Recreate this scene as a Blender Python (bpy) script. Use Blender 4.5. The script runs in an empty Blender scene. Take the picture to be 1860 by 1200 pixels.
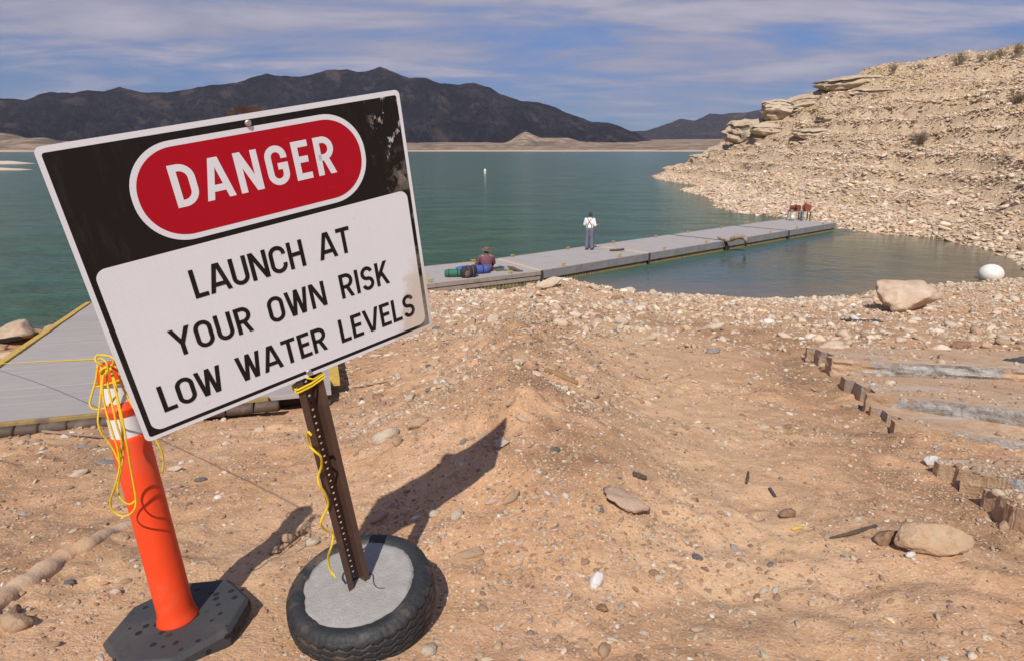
import bpy, bmesh, math, random
import numpy as np
from mathutils import Vector, Matrix, Euler
R = math.radians
C = bpy.context.scene.collection
SC = bpy.context.scene
rng = np.random.default_rng(7)
random.seed(7)

# ------------------------------------------------------------------ camera, world, sun, exposure
CAM_H = 5.0
PITCH = math.atan(327 / 1200)
cam_d = bpy.data.cameras.new('camera')
cam_d.sensor_width = 36
cam_d.lens = 36 * 1200 / 1860
cam_d.clip_end = 40000
cam_d.clip_start = 0.05
cam = bpy.data.objects.new('camera', cam_d)
cam.location = (0, 0, CAM_H)
cam.rotation_euler = (math.pi / 2 - PITCH, 0, 0)
C.objects.link(cam)
SC.camera = cam

SUN_AZ, SUN_EL = 11.0, 46.5        # heading the light travels to (from +Y towards +X), height of the sun
w = bpy.data.worlds.new('World')
SC.world = w
w.use_nodes = True
wt = w.node_tree
for n_ in list(wt.nodes):
    wt.nodes.remove(n_)


class NT:
    """short-hands for building a node tree"""
    def __init__(s, tree):
        s.t = tree

    def n(s, kind, **kw):
        nd = s.t.nodes.new(kind)
        for k, v in kw.items():
            setattr(nd, k, v)
        return nd

    def put(s, sock, val):
        if hasattr(val, 'is_output') or isinstance(val, bpy.types.NodeSocket):
            s.t.links.new(val, sock)
        else:
            if sock.type == 'RGBA' and len(val) == 3:
                val = (*val, 1)
            sock.default_value = val

    def noise(s, vec, scale, detail=3, rough=.55, dist=0.0):
        nd = s.n('ShaderNodeTexNoise')
        s.put(nd.inputs['Vector'], vec)
        nd.inputs['Scale'].default_value = scale
        nd.inputs['Detail'].default_value = detail
        nd.inputs['Roughness'].default_value = rough
        nd.inputs['Distortion'].default_value = dist
        return nd.outputs['Fac']

    def vor(s, vec, scale, feat='F1', out='Distance'):
        nd = s.n('ShaderNodeTexVoronoi', feature=feat)
        s.put(nd.inputs['Vector'], vec)
        nd.inputs['Scale'].default_value = scale
        return nd.outputs[out]

    def mr(s, v, a, b, c=0.0, d=1.0, smooth=True):
        nd = s.n('ShaderNodeMapRange', clamp=True)
        if smooth:
            nd.interpolation_type = 'SMOOTHSTEP'
        s.put(nd.inputs[0], v)
        for i, x in enumerate((a, b, c, d)):
            nd.inputs[i + 1].default_value = x
        return nd.outputs[0]

    def m(s, op, a, b=0.0):
        nd = s.n('ShaderNodeMath', operation=op)
        s.put(nd.inputs[0], a)
        s.put(nd.inputs[1], b)
        return nd.outputs[0]

    def mix(s, f, a, b, blend='MIX'):
        nd = s.n('ShaderNodeMix', data_type='RGBA', blend_type=blend)
        s.put(nd.inputs[0], f)
        s.put(nd.inputs[6], a)
        s.put(nd.inputs[7], b)
        return nd.outputs[2]

    def bump(s, h, strength=.5, dist=.01, normal=None):
        nd = s.n('ShaderNodeBump')
        s.put(nd.inputs['Height'], h)
        nd.inputs['Strength'].default_value = strength
        nd.inputs['Distance'].default_value = dist
        if normal is not None:
            s.put(nd.inputs['Normal'], normal)
        return nd.outputs[0]

    def mapping(s, vec, scale=(1, 1, 1), rot=(0, 0, 0), loc=(0, 0, 0)):
        nd = s.n('ShaderNodeMapping')
        s.put(nd.inputs[0], vec)
        nd.inputs['Scale'].default_value = scale
        nd.inputs['Rotation'].default_value = rot
        nd.inputs['Location'].default_value = loc
        return nd.outputs[0]

    def coord(s, which='Object'):
        return s.n('ShaderNodeTexCoord').outputs[which]

    def pos(s):
        return s.n('ShaderNodeNewGeometry').outputs['Position']

    def attr(s, name, kind='GEOMETRY', out='Color'):
        nd = s.n('ShaderNodeAttribute', attribute_type=kind)
        nd.attribute_name = name
        return nd.outputs[out]

    def sep(s, v):
        nd = s.n('ShaderNodeSeparateXYZ')
        s.put(nd.inputs[0], v)
        return nd.outputs


W = NT(wt)
sky = W.n('ShaderNodeTexSky', sky_type='NISHITA')
sky.sun_disc = False
sky.sun_elevation = R(SUN_EL)
sky.sun_rotation = R(180 + SUN_AZ)
sky.altitude = 600
sky.air_density = 1.0
sky.dust_density = 0.25
sky.ozone_density = 2.5
gen = W.coord('Generated')
sx, sy, sz = W.sep(gen)
zz = W.m('ADD', W.m('MAXIMUM', sz, 0.0), 0.10)
cmb = W.n('ShaderNodeCombineXYZ')
W.put(cmb.inputs[0], W.m('DIVIDE', sx, zz))
W.put(cmb.inputs[1], W.m('DIVIDE', sy, zz))
cv = W.mapping(cmb.outputs[0], scale=(.75, 1.25, 1), rot=(0, 0, R(-12)), loc=(3.1, 1.6, 0))
c1 = W.noise(cv, 1.0, 9, .58, .35)
c2 = W.noise(W.mapping(cmb.outputs[0], scale=(.22, .30, 1), loc=(.9, 7.3, 0)), 1.0, 3, .5)
cl = W.m('ADD', W.m('MULTIPLY', c1, .85), W.m('MULTIPLY', c2, .62))
cf = W.m('MULTIPLY', W.mr(cl, .62, .84), W.mr(sz, .01, .14, .50, .95))
skyc = W.mix(1.0, sky.outputs[0], W.mix(W.mr(sz, 0.0, .38), (.20, .29, .50), (.70, .72, .90)), 'MULTIPLY')
skyc = W.mix(cf, skyc, W.mix(W.mr(c1, .45, .75), (3.0, 2.95, 3.85), (4.6, 4.3, 5.0)))
bg = W.n('ShaderNodeBackground')
W.put(bg.inputs[0], skyc)
bg.inputs[1].default_value = 0.115
wo = W.n('ShaderNodeOutputWorld')
wt.links.new(bg.outputs[0], wo.inputs[0])

sun_d = bpy.data.lights.new('sun', 'SUN')
sun_d.energy = 4.7
sun_d.angle = R(0.5)
sun_d.color = (1.0, 0.95, 0.87)
sun = bpy.data.objects.new('sun', sun_d)
_a, _e = R(SUN_AZ), R(SUN_EL)
SUND = Vector((math.sin(_a) * math.cos(_e), math.cos(_a) * math.cos(_e), -math.sin(_e)))
sun.rotation_euler = SUND.to_track_quat('-Z', 'Y').to_euler()
sun.location = (-3, -6, 12)
C.objects.link(sun)
SC.view_settings.view_transform = 'Standard'
SC.view_settings.look = 'None'
SC.view_settings.gamma = 1
SC.view_settings.use_curve_mapping = False
SC.view_settings.exposure = 0.0
SC.cycles.max_bounces = 6
SC.cycles.volume_bounces = 0
HAZE = 2.6e-5

# ------------------------------------------------------------------ numpy noise
_perm = np.random.default_rng(3).permutation(512)
_perm = np.concatenate([_perm, _perm, _perm])
_g3 = np.random.default_rng(4).normal(size=(512, 3))
_g3 /= np.linalg.norm(_g3, axis=1)[:, None]


def perlin(x, y, z=0.0):
    x, y, z = np.broadcast_arrays(np.asarray(x, float), np.asarray(y, float), np.asarray(z, float))
    xi, yi, zi = np.floor(x).astype(int), np.floor(y).astype(int), np.floor(z).astype(int)
    xf, yf, zf = x - xi, y - yi, z - zi
    fd = lambda t: t * t * t * (t * (t * 6 - 15) + 10)
    u, v, q = fd(xf), fd(yf), fd(zf)
    out = 0
    for dx in (0, 1):
        for dy in (0, 1):
            for dz in (0, 1):
                h = _perm[(_perm[(_perm[(xi + dx) & 511] + yi + dy) & 511] + zi + dz) & 511]
                g = _g3[h]
                d = g[..., 0] * (xf - dx) + g[..., 1] * (yf - dy) + g[..., 2] * (zf - dz)
                out = out + d * (u if dx else 1 - u) * (v if dy else 1 - v) * (q if dz else 1 - q)
    return out * 1.5


def fbm(x, y, z=0.0, o=4, gain=.5):
    s, a = 0, 1.0
    for i in range(o):
        s = s + a * perlin(np.asarray(x) * 2 ** i + 17.3 * i, np.asarray(y) * 2 ** i - 9.1 * i, np.asarray(z) * 2 ** i)
        a *= gain
    return s


def ss(a, b, t):
    t = np.clip((np.asarray(t, float) - a) / (b - a), 0, 1)
    return t * t * (3 - 2 * t)


# ------------------------------------------------------------------ helpers
def link(o, parent=None):
    C.objects.link(o)
    if parent is not None:
        o.parent = parent
    return o


def tag(o, label=None, cat=None, group=None, kind=None):
    if label: o['label'] = label
    if cat: o['category'] = cat
    if group: o['group'] = group
    if kind: o['kind'] = kind
    return o


def thing(name, label, cat, loc=(0, 0, 0), rotz=0, group=None, matrix=None):
    o = bpy.data.objects.new(name, None)
    o.empty_display_size = .1
    C.objects.link(o)
    if matrix is not None:
        o.matrix_world = matrix
    else:
        o.location = loc
        o.rotation_euler = (0, 0, rotz)
    return tag(o, label, cat, group)


def mesh(name, V, F, mat=None, parent=None, smooth=False, mats=None, mi=None):
    me = bpy.data.meshes.new(name)
    me.from_pydata([tuple(map(float, p)) for p in V], [], [tuple(map(int, f)) for f in F])
    for m_ in (mats or ([mat] if mat else [])):
        me.materials.append(m_)
    if mi is not None:
        me.polygons.foreach_set('material_index', np.asarray(mi, dtype=np.int32))
    if smooth:
        me.polygons.foreach_set('use_smooth', np.ones(len(me.polygons), dtype=bool))
    me.update()
    return link(bpy.data.objects.new(name, me), parent)


class MB:
    """collects closed shapes into one mesh"""
    def __init__(s):
        s.V, s.F = [], []

    def add(s, V, F):
        k = len(s.V)
        s.V += [tuple(p) for p in V]
        s.F += [tuple(i + k for i in f) for f in F]
        return s

    def box(s, c, d, rot=None):
        m_ = (rot if rot is not None else Matrix.Identity(3))
        V = [Vector(c) + m_ @ Vector((x * d[0] / 2, y * d[1] / 2, z * d[2] / 2)) for x in (-1, 1) for y in (-1, 1) for z in (-1, 1)]
        return s.add(V, [(0, 1, 3, 2), (4, 6, 7, 5), (0, 4, 5, 1), (2, 3, 7, 6), (0, 2, 6, 4), (1, 5, 7, 3)])

    def tube(s, pts, r, n=8, caps=True, flat=1.0):
        pts = [Vector(p) for p in pts]
        rs = r if hasattr(r, '__len__') else [r] * len(pts)
        V, F = [], []
        t0 = (pts[1] - pts[0]).normalized()
        ref = Vector((0, 0, 1)) if abs(t0.z) < .9 else Vector((1, 0, 0))
        a = t0.cross(ref).normalized()
        for i, p in enumerate(pts):
            t = (pts[min(i + 1, len(pts) - 1)] - pts[max(i - 1, 0)])
            t = t.normalized() if t.length > 1e-9 else t0
            a = (a - t * a.dot(t))
            a = a.normalized() if a.length > 1e-6 else t.orthogonal().normalized()
            b = t.cross(a)
            for k in range(n):
                th = 2 * math.pi * k / n
                V.append(p + a * math.cos(th) * rs[i] + b * math.sin(th) * rs[i] * flat)
        for i in range(len(pts) - 1):
            for k in range(n):
                F.append((i * n + k, i * n + (k + 1) % n, (i + 1) * n + (k + 1) % n, (i + 1) * n + k))
        if caps:
            F.append(tuple(range(n - 1, -1, -1)))
            F.append(tuple(range((len(pts) - 1) * n, len(pts) * n)))
        return s.add(V, F)

    def lathe(s, prof, n=24, c=(0, 0, 0), capb=True, capt=True):
        V, F = [], []
        for r, z in prof:
            for k in range(n):
                th = 2 * math.pi * k / n
                V.append((c[0] + r * math.cos(th), c[1] + r * math.sin(th), c[2] + z))
        for i in range(len(prof) - 1):
            for k in range(n):
                F.append((i * n + k, i * n + (k + 1) % n, (i + 1) * n + (k + 1) % n, (i + 1) * n + k))
        if capb: F.append(tuple(range(n - 1, -1, -1)))
        if capt: F.append(tuple(range((len(prof) - 1) * n, len(prof) * n)))
        return s.add(V, F)

    def ell(s, c, r, rot=None, n=14, m_=9):
        V, F = [], []
        q = rot if rot is not None else Matrix.Identity(3)
        for i in range(m_ + 1):
            ph = math.pi * i / m_
            for k in range(n):
                th = 2 * math.pi * k / n
                V.append(Vector(c) + q @ Vector((r[0] * math.sin(ph) * math.cos(th), r[1] * math.sin(ph) * math.sin(th), -r[2] * math.cos(ph))))
        for i in range(m_):
            for k in range(n):
                a_, b_, c_, d_ = i * n + k, i * n + (k + 1) % n, (i + 1) * n + (k + 1) % n, (i + 1) * n + k
                F.append((a_, b_, c_, d_))
        return s.add(V, F)

    def limb(s, pts, rs, n=12):
        """closed tapered chain with rounded ends"""
        s.tube(pts, rs, n)
        for p, r in ((pts[0], rs[0]), (pts[-1], rs[-1])):
            s.ell(p, (r, r, r), n=n)
        return s

    def build(s, name, mat, parent=None, smooth=False, bevel=0, remesh=0, sub=0, smooth_angle=None):
        o = mesh(name, s.V, s.F, mat, parent, smooth)
        bm = bmesh.new()
        bm.from_mesh(o.data)
        bmesh.ops.remove_doubles(bm, verts=bm.verts, dist=1e-6)
        bmesh.ops.recalc_face_normals(bm, faces=bm.faces)
        bm.to_mesh(o.data)
        bm.free()
        if smooth:
            o.data.polygons.foreach_set('use_smooth', np.ones(len(o.data.polygons), dtype=bool))
        if remesh:
            r_ = o.modifiers.new('union', 'REMESH')
            r_.mode = 'VOXEL'
            r_.voxel_size = remesh
            r_.use_smooth_shade = True
            sm = o.modifiers.new('smooth', 'SMOOTH')
            sm.iterations = 3
        if bevel:
            b = o.modifiers.new('bevel', 'BEVEL')
            b.width = bevel
            b.segments = 2
            b.limit_method = 'ANGLE'
            b.angle_limit = R(40)
        return o


def copy_tree(o, parent=None):
    c = o.copy()
    C.objects.link(c)
    if parent is not None:
        c.parent = parent
    for ch in list(o.children):
        copy_tree(ch, c)
    return c


def smooth_path(pts, n=6):
    """Catmull-Rom through the points"""
    P = [Vector(p) for p in pts]
    P = [P[0] * 2 - P[1]] + P + [P[-1] * 2 - P[-2]]
    out = []
    for i in range(1, len(P) - 2):
        for k in range(n):
            t = k / n
            a, b, c, d = P[i - 1], P[i], P[i + 1], P[i + 2]
            out.append(.5 * ((2 * b) + (c - a) * t + (2 * a - 5 * b + 4 * c - d) * t * t + (3 * b - a - 3 * c + d) * t ** 3))
    out.append(P[-2])
    return out


# ------------------------------------------------------------------ materials
def new_mat(name):
    m_ = bpy.data.materials.new(name)
    m_.use_nodes = True
    t = m_.node_tree
    for nd in list(t.nodes):
        t.nodes.remove(nd)
    q = NT(t)
    b = q.n('ShaderNodeBsdfPrincipled')
    o = q.n('ShaderNodeOutputMaterial')
    t.links.new(b.outputs[0], o.inputs[0])
    return m_, q, b


def simple(name, col, rough=.7, var=.25, scale=8, bump=0.0, bscale=40, metal=0.0, spec=.5, dirt=None, dscale=3, damt=.5):
    m_, q, b = new_mat(name)
    co = q.coord('Object')
    f = q.noise(co, scale, 5, .6)
    c = q.mix(f, [x * (1 - var) for x in col], [min(1, x * (1 + var)) for x in col])
    if dirt is not None:
        c = q.mix(q.mr(q.noise(co, dscale, 6, .65), .5, .68, 0, damt), c, dirt)
    q.put(b.inputs['Base Color'], c)
    b.inputs['Roughness'].default_value = rough
    b.inputs['Metallic'].default_value = metal
    b.inputs['Specular IOR Level'].default_value = spec
    if bump:
        q.put(b.inputs['Normal'], q.bump(q.noise(co, bscale, 4, .6), bump, .01))
    return m_


SAND = (.48, .295, .165)
M = {}
M['black_rubber'] = simple('black_rubber', (.028, .029, .031), .75, .3, 12, .25, 90, dirt=(.22, .16, .11), dscale=5, damt=.35)
M['tyre_rubber'] = simple('tyre_rubber', (.020, .021, .023), .62, .45, 14, .5, 60, dirt=(.17, .12, .08), dscale=7, damt=.45)
M['concrete'] = simple('concrete', (.29, .275, .26), .95, .2, 22, .6, 120, dirt=(.40, .38, .36), dscale=14, damt=.4)
M['slab_concrete'] = None
M['brown_paint'] = simple('brown_paint', (.078, .043, .031), .5, .3, 14, .12, 60, dirt=(.15, .085, .05), dscale=9, damt=.35)
M['rust'] = simple('rust', (.10, .045, .028), .85, .4, 25, .3, 80)
M['orange_plastic'] = simple('orange_plastic', (.78, .058, .009), .55, .13, 5, .10, 40, dirt=(.50, .12, .06), dscale=5, damt=.7)
M['band_white'] = simple('band_white', (.66, .65, .66), .45, .10, 70, .15, 260, dirt=(.48, .42, .36), dscale=8, damt=.5)
M['yellow_rope'] = simple('yellow_rope', (.80, .55, .018), .6, .12, 60, .6, 420)
M['yellow_paint'] = simple('yellow_paint', (.55, .36, .07), .8, .25, 9, .2, 50, dirt=(.20, .13, .08), dscale=9, damt=.85)
M['yellow_worn'] = simple('yellow_worn', (.30, .20, .065), .85, .3, 9, .3, 40, dirt=(.16, .105, .07), dscale=5, damt=1.0)
M['roller'] = simple('roller', (.085, .055, .04), .7, .35, 9, .3, 40, dirt=(.20, .14, .09), dscale=7, damt=.6)
M['deck'] = simple('deck', (.35, .318, .305), .9, .10, 3, .15, 60, dirt=(.27, .24, .222), dscale=1.4, damt=.55)
M['fascia'] = simple('fascia', (.22, .21, .21), .85, .18, 3, .2, 30, dirt=(.16, .14, .125), dscale=2.5, damt=.6)
M['wood_fascia'] = simple('wood_fascia', (.29, .24, .205), .85, .2, 4, .2, 30, dirt=(.17, .13, .10), dscale=3, damt=.6)
M['strip_wood'] = simple('strip_wood', (.58, .42, .24), .85, .2, 5, .1)
M['dark_gap'] = simple('dark_gap', (.10, .075, .06), .9, .2, 5)
M['float'] = simple('float', (.24, .17, .07), .7, .4, 4, dirt=(.03, .03, .025), dscale=2, damt=.9)
M['cleat'] = simple('cleat', (.42, .28, .03), .55, .2, 20, dirt=(.2, .1, .05), dscale=14, damt=.5)
M['driftwood'] = simple('driftwood', (.27, .20, .145), .9, .35, 6, .5, 30)
M['dark_wood'] = simple('dark_wood', (.085, .06, .045), .9, .35, 8, .4, 40)
M['yellow_wood'] = simple('yellow_wood', (.25, .155, .075), .85, .3, 10, .3, 60)
M['skin'] = simple('skin', (.36, .19, .13), .6, .1, 8)
M['white_cloth'] = simple('white_cloth', (.75, .74, .74), .9, .05, 6, .3, 12)
M['trouser'] = simple('trouser', (.13, .13, .175), .9, .2, 7, .4, 14)
M['dark_cloth'] = simple('dark_cloth', (.045, .047, .05), .9, .2, 9, .3, 18)
M['maroon'] = simple('maroon', (.16, .065, .085), .9, .14, 6, .35, 12)
M['strap'] = simple('strap', (.16, .07, .045), .8, .1, 9)
M['hat'] = simple('hat', (.17, .105, .055), .9, .25, 14)
M['hat_band'] = simple('hat_band', (.03, .03, .025), .9, .25, 14)
M['hair'] = simple('hair', (.05, .035, .028), .8, .3, 30)
M['shoe'] = simple('shoe', (.02, .02, .022), .7, .2, 9)
M['blue_bag'] = simple('blue_bag', (.055, .095, .33), .75, .25, 9, .4, 16)
M['green_bag'] = simple('green_bag', (.025, .125, .085), .75, .3, 9, .4, 16)
M['black_bag'] = simple('black_bag', (.022, .021, .02), .8, .4, 9, .4, 16)
M['bag_trim'] = simple('bag_trim', (.12, .075, .075), .8, .4, 9)
M['grey_metal'] = simple('grey_metal', (.22, .25, .27), .55, .2, 9, metal=.3)
M['dark_metal'] = simple('dark_metal', (.05, .05, .055), .6, .3, 20, metal=.4)
M['bolt_metal'] = simple('bolt_metal', (.42, .38, .33), .5, .2, 60, metal=.6)
M['red_reel'] = simple('red_reel', (.27, .058, .035), .6, .25, 9, dirt=(.15, .05, .03), dscale=10, damt=.5)
M['buoy_white'] = simple('buoy_white', (.72, .69, .64), .55, .06, 7, .03, 20, dirt=(.50, .43, .35), dscale=4, damt=.5)
M['camo'] = simple('camo', (.10, .11, .085), .8, .7, 14)
M['cream_plastic'] = simple('cream_plastic', (.66, .62, .52), .5, .06, 9)
M['fabric_black'] = simple('fabric_black', (.055, .053, .055), .9, .3, 12, .5, 30, dirt=(.2, .15, .11), dscale=5, damt=.4)
M['shrub_dry'] = simple('shrub_dry', (.24, .185, .135), .95, .3, 9)
M['shrub_olive'] = simple('shrub_olive', (.17, .15, .075), .95, .3, 9)
M['shrub_green'] = simple('shrub_green', (.075, .15, .03), .9, .3, 9)
M['grass_straw'] = simple('grass_straw', (.36, .28, .12), .95, .3, 9)


def rock_mat(name, c1, c2, dust=.35, bump=.5):
    m_, q, b = new_mat(name)
    co = q.coord('Object')
    oi = q.n('ShaderNodeObjectInfo').outputs['Random']
    co2 = q.n('ShaderNodeVectorMath', operation='ADD')
    q.put(co2.inputs[0], co)
    rv = q.n('ShaderNodeCombineXYZ')
    q.put(rv.inputs[0], q.m('MULTIPLY', oi, 37.0))
    q.put(co2.inputs[1], rv.outputs[0])
    v = co2.outputs[0]
    f = q.mr(q.noise(v, 2.2, 7, .62), .3, .7)
    c = q.mix(f, c1, c2)
    c = q.mix(q.m('MULTIPLY', oi, .5), c, [x * .72 for x in c1])
    c = q.mix(q.mr(q.noise(v, 5, 5, .7), .52, .62, 0, .4), c, [x * .55 for x in c1])
    nz = q.sep(q.n('ShaderNodeNewGeometry').outputs['Normal'])[2]
    c = q.mix(q.m('MULTIPLY', q.mr(q.noise(v, 3, 5, .6), .42, .6), dust), c, SAND)
    q.put(b.inputs['Base Color'], c)
    b.inputs['Roughness'].default_value = .9
    b.inputs['Specular IOR Level'].default_value = .25
    q.put(b.inputs['Normal'], q.bump(q.noise(v, 7, 8, .68), bump, .06))
    return m_


M['rock_cream'] = rock_mat('rock_cream', (.55, .45, .34), (.64, .55, .45))
M['rock_pink'] = rock_mat('rock_pink', (.50, .35, .25), (.60, .46, .36))
M['rock_tan'] = rock_mat('rock_tan', (.44, .30, .19), (.52, .38, .26), .5)
M['rock_grey'] = rock_mat('rock_grey', (.21, .20, .20), (.30, .28, .27), .25)
M['rock_blue'] = rock_mat('rock_blue', (.11, .115, .13), (.19, .19, .205), .15)
M['rock_brown'] = rock_mat('rock_brown', (.22, .13, .085), (.32, .20, .13), .4)
M['rock_white'] = rock_mat('rock_white', (.72, .69, .66), (.80, .77, .75), .12)
M['rock_boulder'] = rock_mat('rock_boulder', (.52, .38, .27), (.66, .54, .42), .35, .8)
M['rock_ledge'] = rock_mat('rock_ledge', (.43, .34, .24), (.56, .46, .34), .25, .9)


def scatter_mat(name):
    m_, q, b = new_mat(name)
    c = q.attr('col', 'INSTANCER')
    co = q.coord('Object')
    f = q.noise(co, 2.0, 5, .65)
    c = q.mix(q.mr(f, .35, .7, 0, .25), c, (.36, .24, .15), 'MIX')
    q.put(b.inputs['Base Color'], c)
    b.inputs['Roughness'].default_value = .92
    b.inputs['Specular IOR Level'].default_value = .2
    q.put(b.inputs['Normal'], q.bump(q.noise(co, 5, 5, .65), .5, .08))
    return m_


M['scatter'] = scatter_mat('scatter')


def ground_mat():
    m_, q, b = new_mat('ground')
    p = q.pos()
    hill = q.attr('hill', out='Fac')
    damp = q.attr('damp', out='Fac')
    pale = q.attr('pale', out='Fac')
    n1 = q.noise(p, .9, 6, .62)
    n2 = q.noise(p, 6, 6, .65)
    n3 = q.noise(p, 38, 5, .7)
    c = q.mix(q.mr(n1, .32, .68), (.48, .267, .140), (.575, .349, .203))
    c = q.mix(q.mr(n2, .42, .70, 0, .6), c, (.36, .195, .10))
    c = q.mix(q.mr(n3, .40, .75, 0, .30), c, (.60, .392, .225))
    c = q.mix(q.m('MULTIPLY', pale, q.mr(n2, .25, .7, .9, .35)), c, (.60, .398, .236))
    c = q.mix(q.m('MULTIPLY', damp, q.mr(n2, .3, .6, .45, 1.0)), c, (.235, .135, .075))
    # grit too fine to model
    vd = q.vor(p, 120, 'F1', 'Color')
    g = q.n('ShaderNodeSeparateColor')
    q.put(g.inputs[0], vd)
    c = q.mix(q.mr(g.outputs[0], .88, .92, 0, .6), c, (.62, .50, .38))
    c = q.mix(q.mr(g.outputs[1], .93, .96, 0, .6), c, (.24, .17, .13))
    ch = q.mix(q.mr(q.noise(p, .55, 7, .65), .35, .65), (.58, .42, .27), (.68, .53, .37))
    ch = q.mix(q.mr(q.noise(p, 3.2, 6, .7), .40, .62, 0, .85), ch, (.40, .28, .175))
    gr = q.mr(q.noise(p, .13, 5, .6), .52, .62, 0, .5)
    hz = q.sep(p)[2]
    ch = q.mix(q.m('MULTIPLY', gr, q.mr(hz, 8, 14)), ch, (.42, .33, .16))
    hp_ = q.sep(p)[2]
    bandv = q.noise(q.mapping(p, scale=(.05, .05, 1.7)), 1.0, 5, .65)
    ch = q.mix(q.mr(bandv, .42, .62, 0, .55), ch, (.44, .32, .21))
    c = q.mix(hill, c, ch)
    wetz = q.mr(q.m('ADD', hz, q.m('MULTIPLY', q.noise(p, 2, 4, .6), .12)), .08, .26, .75, 0)
    c = q.mix(wetz, c, (.17, .115, .07))
    q.put(b.inputs['Base Color'], c)
    b.inputs['Roughness'].default_value = .95
    b.inputs['Specular IOR Level'].default_value = .15
    h = q.m('ADD', q.m('MULTIPLY', q.noise(p, 45, 6, .7), .5), q.m('MULTIPLY', q.vor(p, 110), .35))
    bn = q.bump(h, .30, .014)
    hb = q.m('MULTIPLY', hill, q.m('ADD', q.noise(q.mapping(p, scale=(1, 1, 1.8)), 2.4, 9, .78), q.m('MULTIPLY', q.vor(p, 5.0), .5)))
    bn = q.bump(hb, .5, .3, bn)
    q.put(b.inputs['Normal'], q.bump(q.noise(p, 2.6, 8, .70), .38, .2, bn))
    return m_


M['ground'] = ground_mat()

# ------------------------------------------------------------------ terrain
CP, SP = math.cos(PITCH), math.sin(PITCH)
SHX = [-80, -40, -13, -8, -3, 1, 6, 9, 12, 18, 21, 24, 30, 60]
SHY = [9, 12, 16.4, 19.6, 23.6, 24.0, 23.2, 22.2, 22.7, 25.2, 26.9, 29.5, 38, 90]
# hill: surveyed points x, y, z (shore, mid slope, crest, behind)
HP = []


def bearing(px, py):
    x, y = (px - 930) / 1200, (py - 600) / 1200
    v = np.array([x, CP - y * SP, -(y * CP + SP)])
    return v / np.hypot(v[0], v[1])


def hd(px, py, d, dz=0):
    v = bearing(px, py) * d
    HP.append((v[0], v[1], CAM_H + v[2] + dz))


def hz0(px, py, zz=0.0):
    v = bearing(px, py)
    k = (zz - CAM_H) / v[2]
    HP.append((v[0] * k, v[1] * k, zz))


for q_ in ((1855, 478), (1800, 455), (1745, 441), (1660, 428), (1590, 424), (1520, 414), (1420, 396), (1350, 388), (1302, 374), (1285, 358), (1237, 344), (1204, 317)):
    hz0(*q_)
HP += [(27, 40, 1.0), (16, 52, -1.2), (10, 60, -2), (14, 75, -2), (17, 95, -2), (20, 120, -2), (26, 150, -2), (30, 175, -2.5), (18, 42, -1.2), (14, 36, -1.4), (20, 34, -1.0), (17, 30, -.8), (0, 60, -3), (0, 100, -3), (5, 150, -3), (10, 45, -1.6)]
for px, py, d in ((1860, 100, 100), (1740, 118, 104), (1650, 128, 106), (1580, 137, 108), (1510, 158, 110), (1455, 190, 112), (1390, 222, 114), (1330, 262, 118), (1270, 288, 132), (1225, 306, 146),
                  (1860, 180, 84), (1860, 300, 60), (1860, 400, 46), (1700, 250, 80), (1700, 330, 63), (1600, 220, 92), (1600, 330, 66), (1500, 260, 92), (1500, 340, 66), (1420, 290, 92), (1400, 345, 72), (1330, 310, 104), (1300, 335, 94),
                  (1950, 90, 98), (2100, 95, 92), (2100, 250, 60), (2300, 120, 80), (2300, 300, 48)):
    hd(px, py, d)
for x, y, z in ((70, 110, 17), (60, 130, 14), (52, 140, 10), (45, 150, 5), (90, 100, 19.5), (120, 120, 19), (60, 180, 2), (90, 160, 12), (130, 60, 17), (100, 40, 12), (70, 30, 7.5), (45, 25, 3.2), (40, 170, -2), (45, 200, -3), (150, 150, 17), (100, 200, 5), (60, 10, 5), (60, -30, 7), (150, 0, 14)):
    HP.append((x, y, z))
HP = np.array(HP)


def tps_fit(P):
    n = len(P)
    d = np.hypot(P[:, None, 0] - P[None, :, 0], P[:, None, 1] - P[None, :, 1])
    K = np.where(d > 0, d * d * np.log(d + 1e-9), 0) + np.eye(n) * 6.0
    A = np.zeros((n + 3, n + 3))
    A[:n, :n] = K
    A[:n, n] = 1
    A[:n, n + 1:] = P[:, :2]
    A[n:, :n] = A[:n, n:].T
    return np.linalg.solve(A, np.concatenate([P[:, 2], np.zeros(3)]))


_hw = tps_fit(HP)


def hill_raw(x, y):
    out = np.full(np.shape(x), _hw[len(HP)]) + _hw[len(HP) + 1] * x + _hw[len(HP) + 2] * y
    for i, (a, b_, c_) in enumerate(HP):
        d2 = (x - a) ** 2 + (y - b_) ** 2 + 1e-9
        out = out + _hw[i] * .5 * d2 * np.log(d2)
    return out


RIDGE = np.array([(.35, 2.3), (.10, 3.0), (-.02, 4.0), (-.02, 5.2), (.05, 7.0), (.25, 9.5), (.7, 13), (1.15, 17), (1.35, 20)])
RIDH = np.array([.02, .26, .54, .62, .56, .44, .32, .40, .20])


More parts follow.
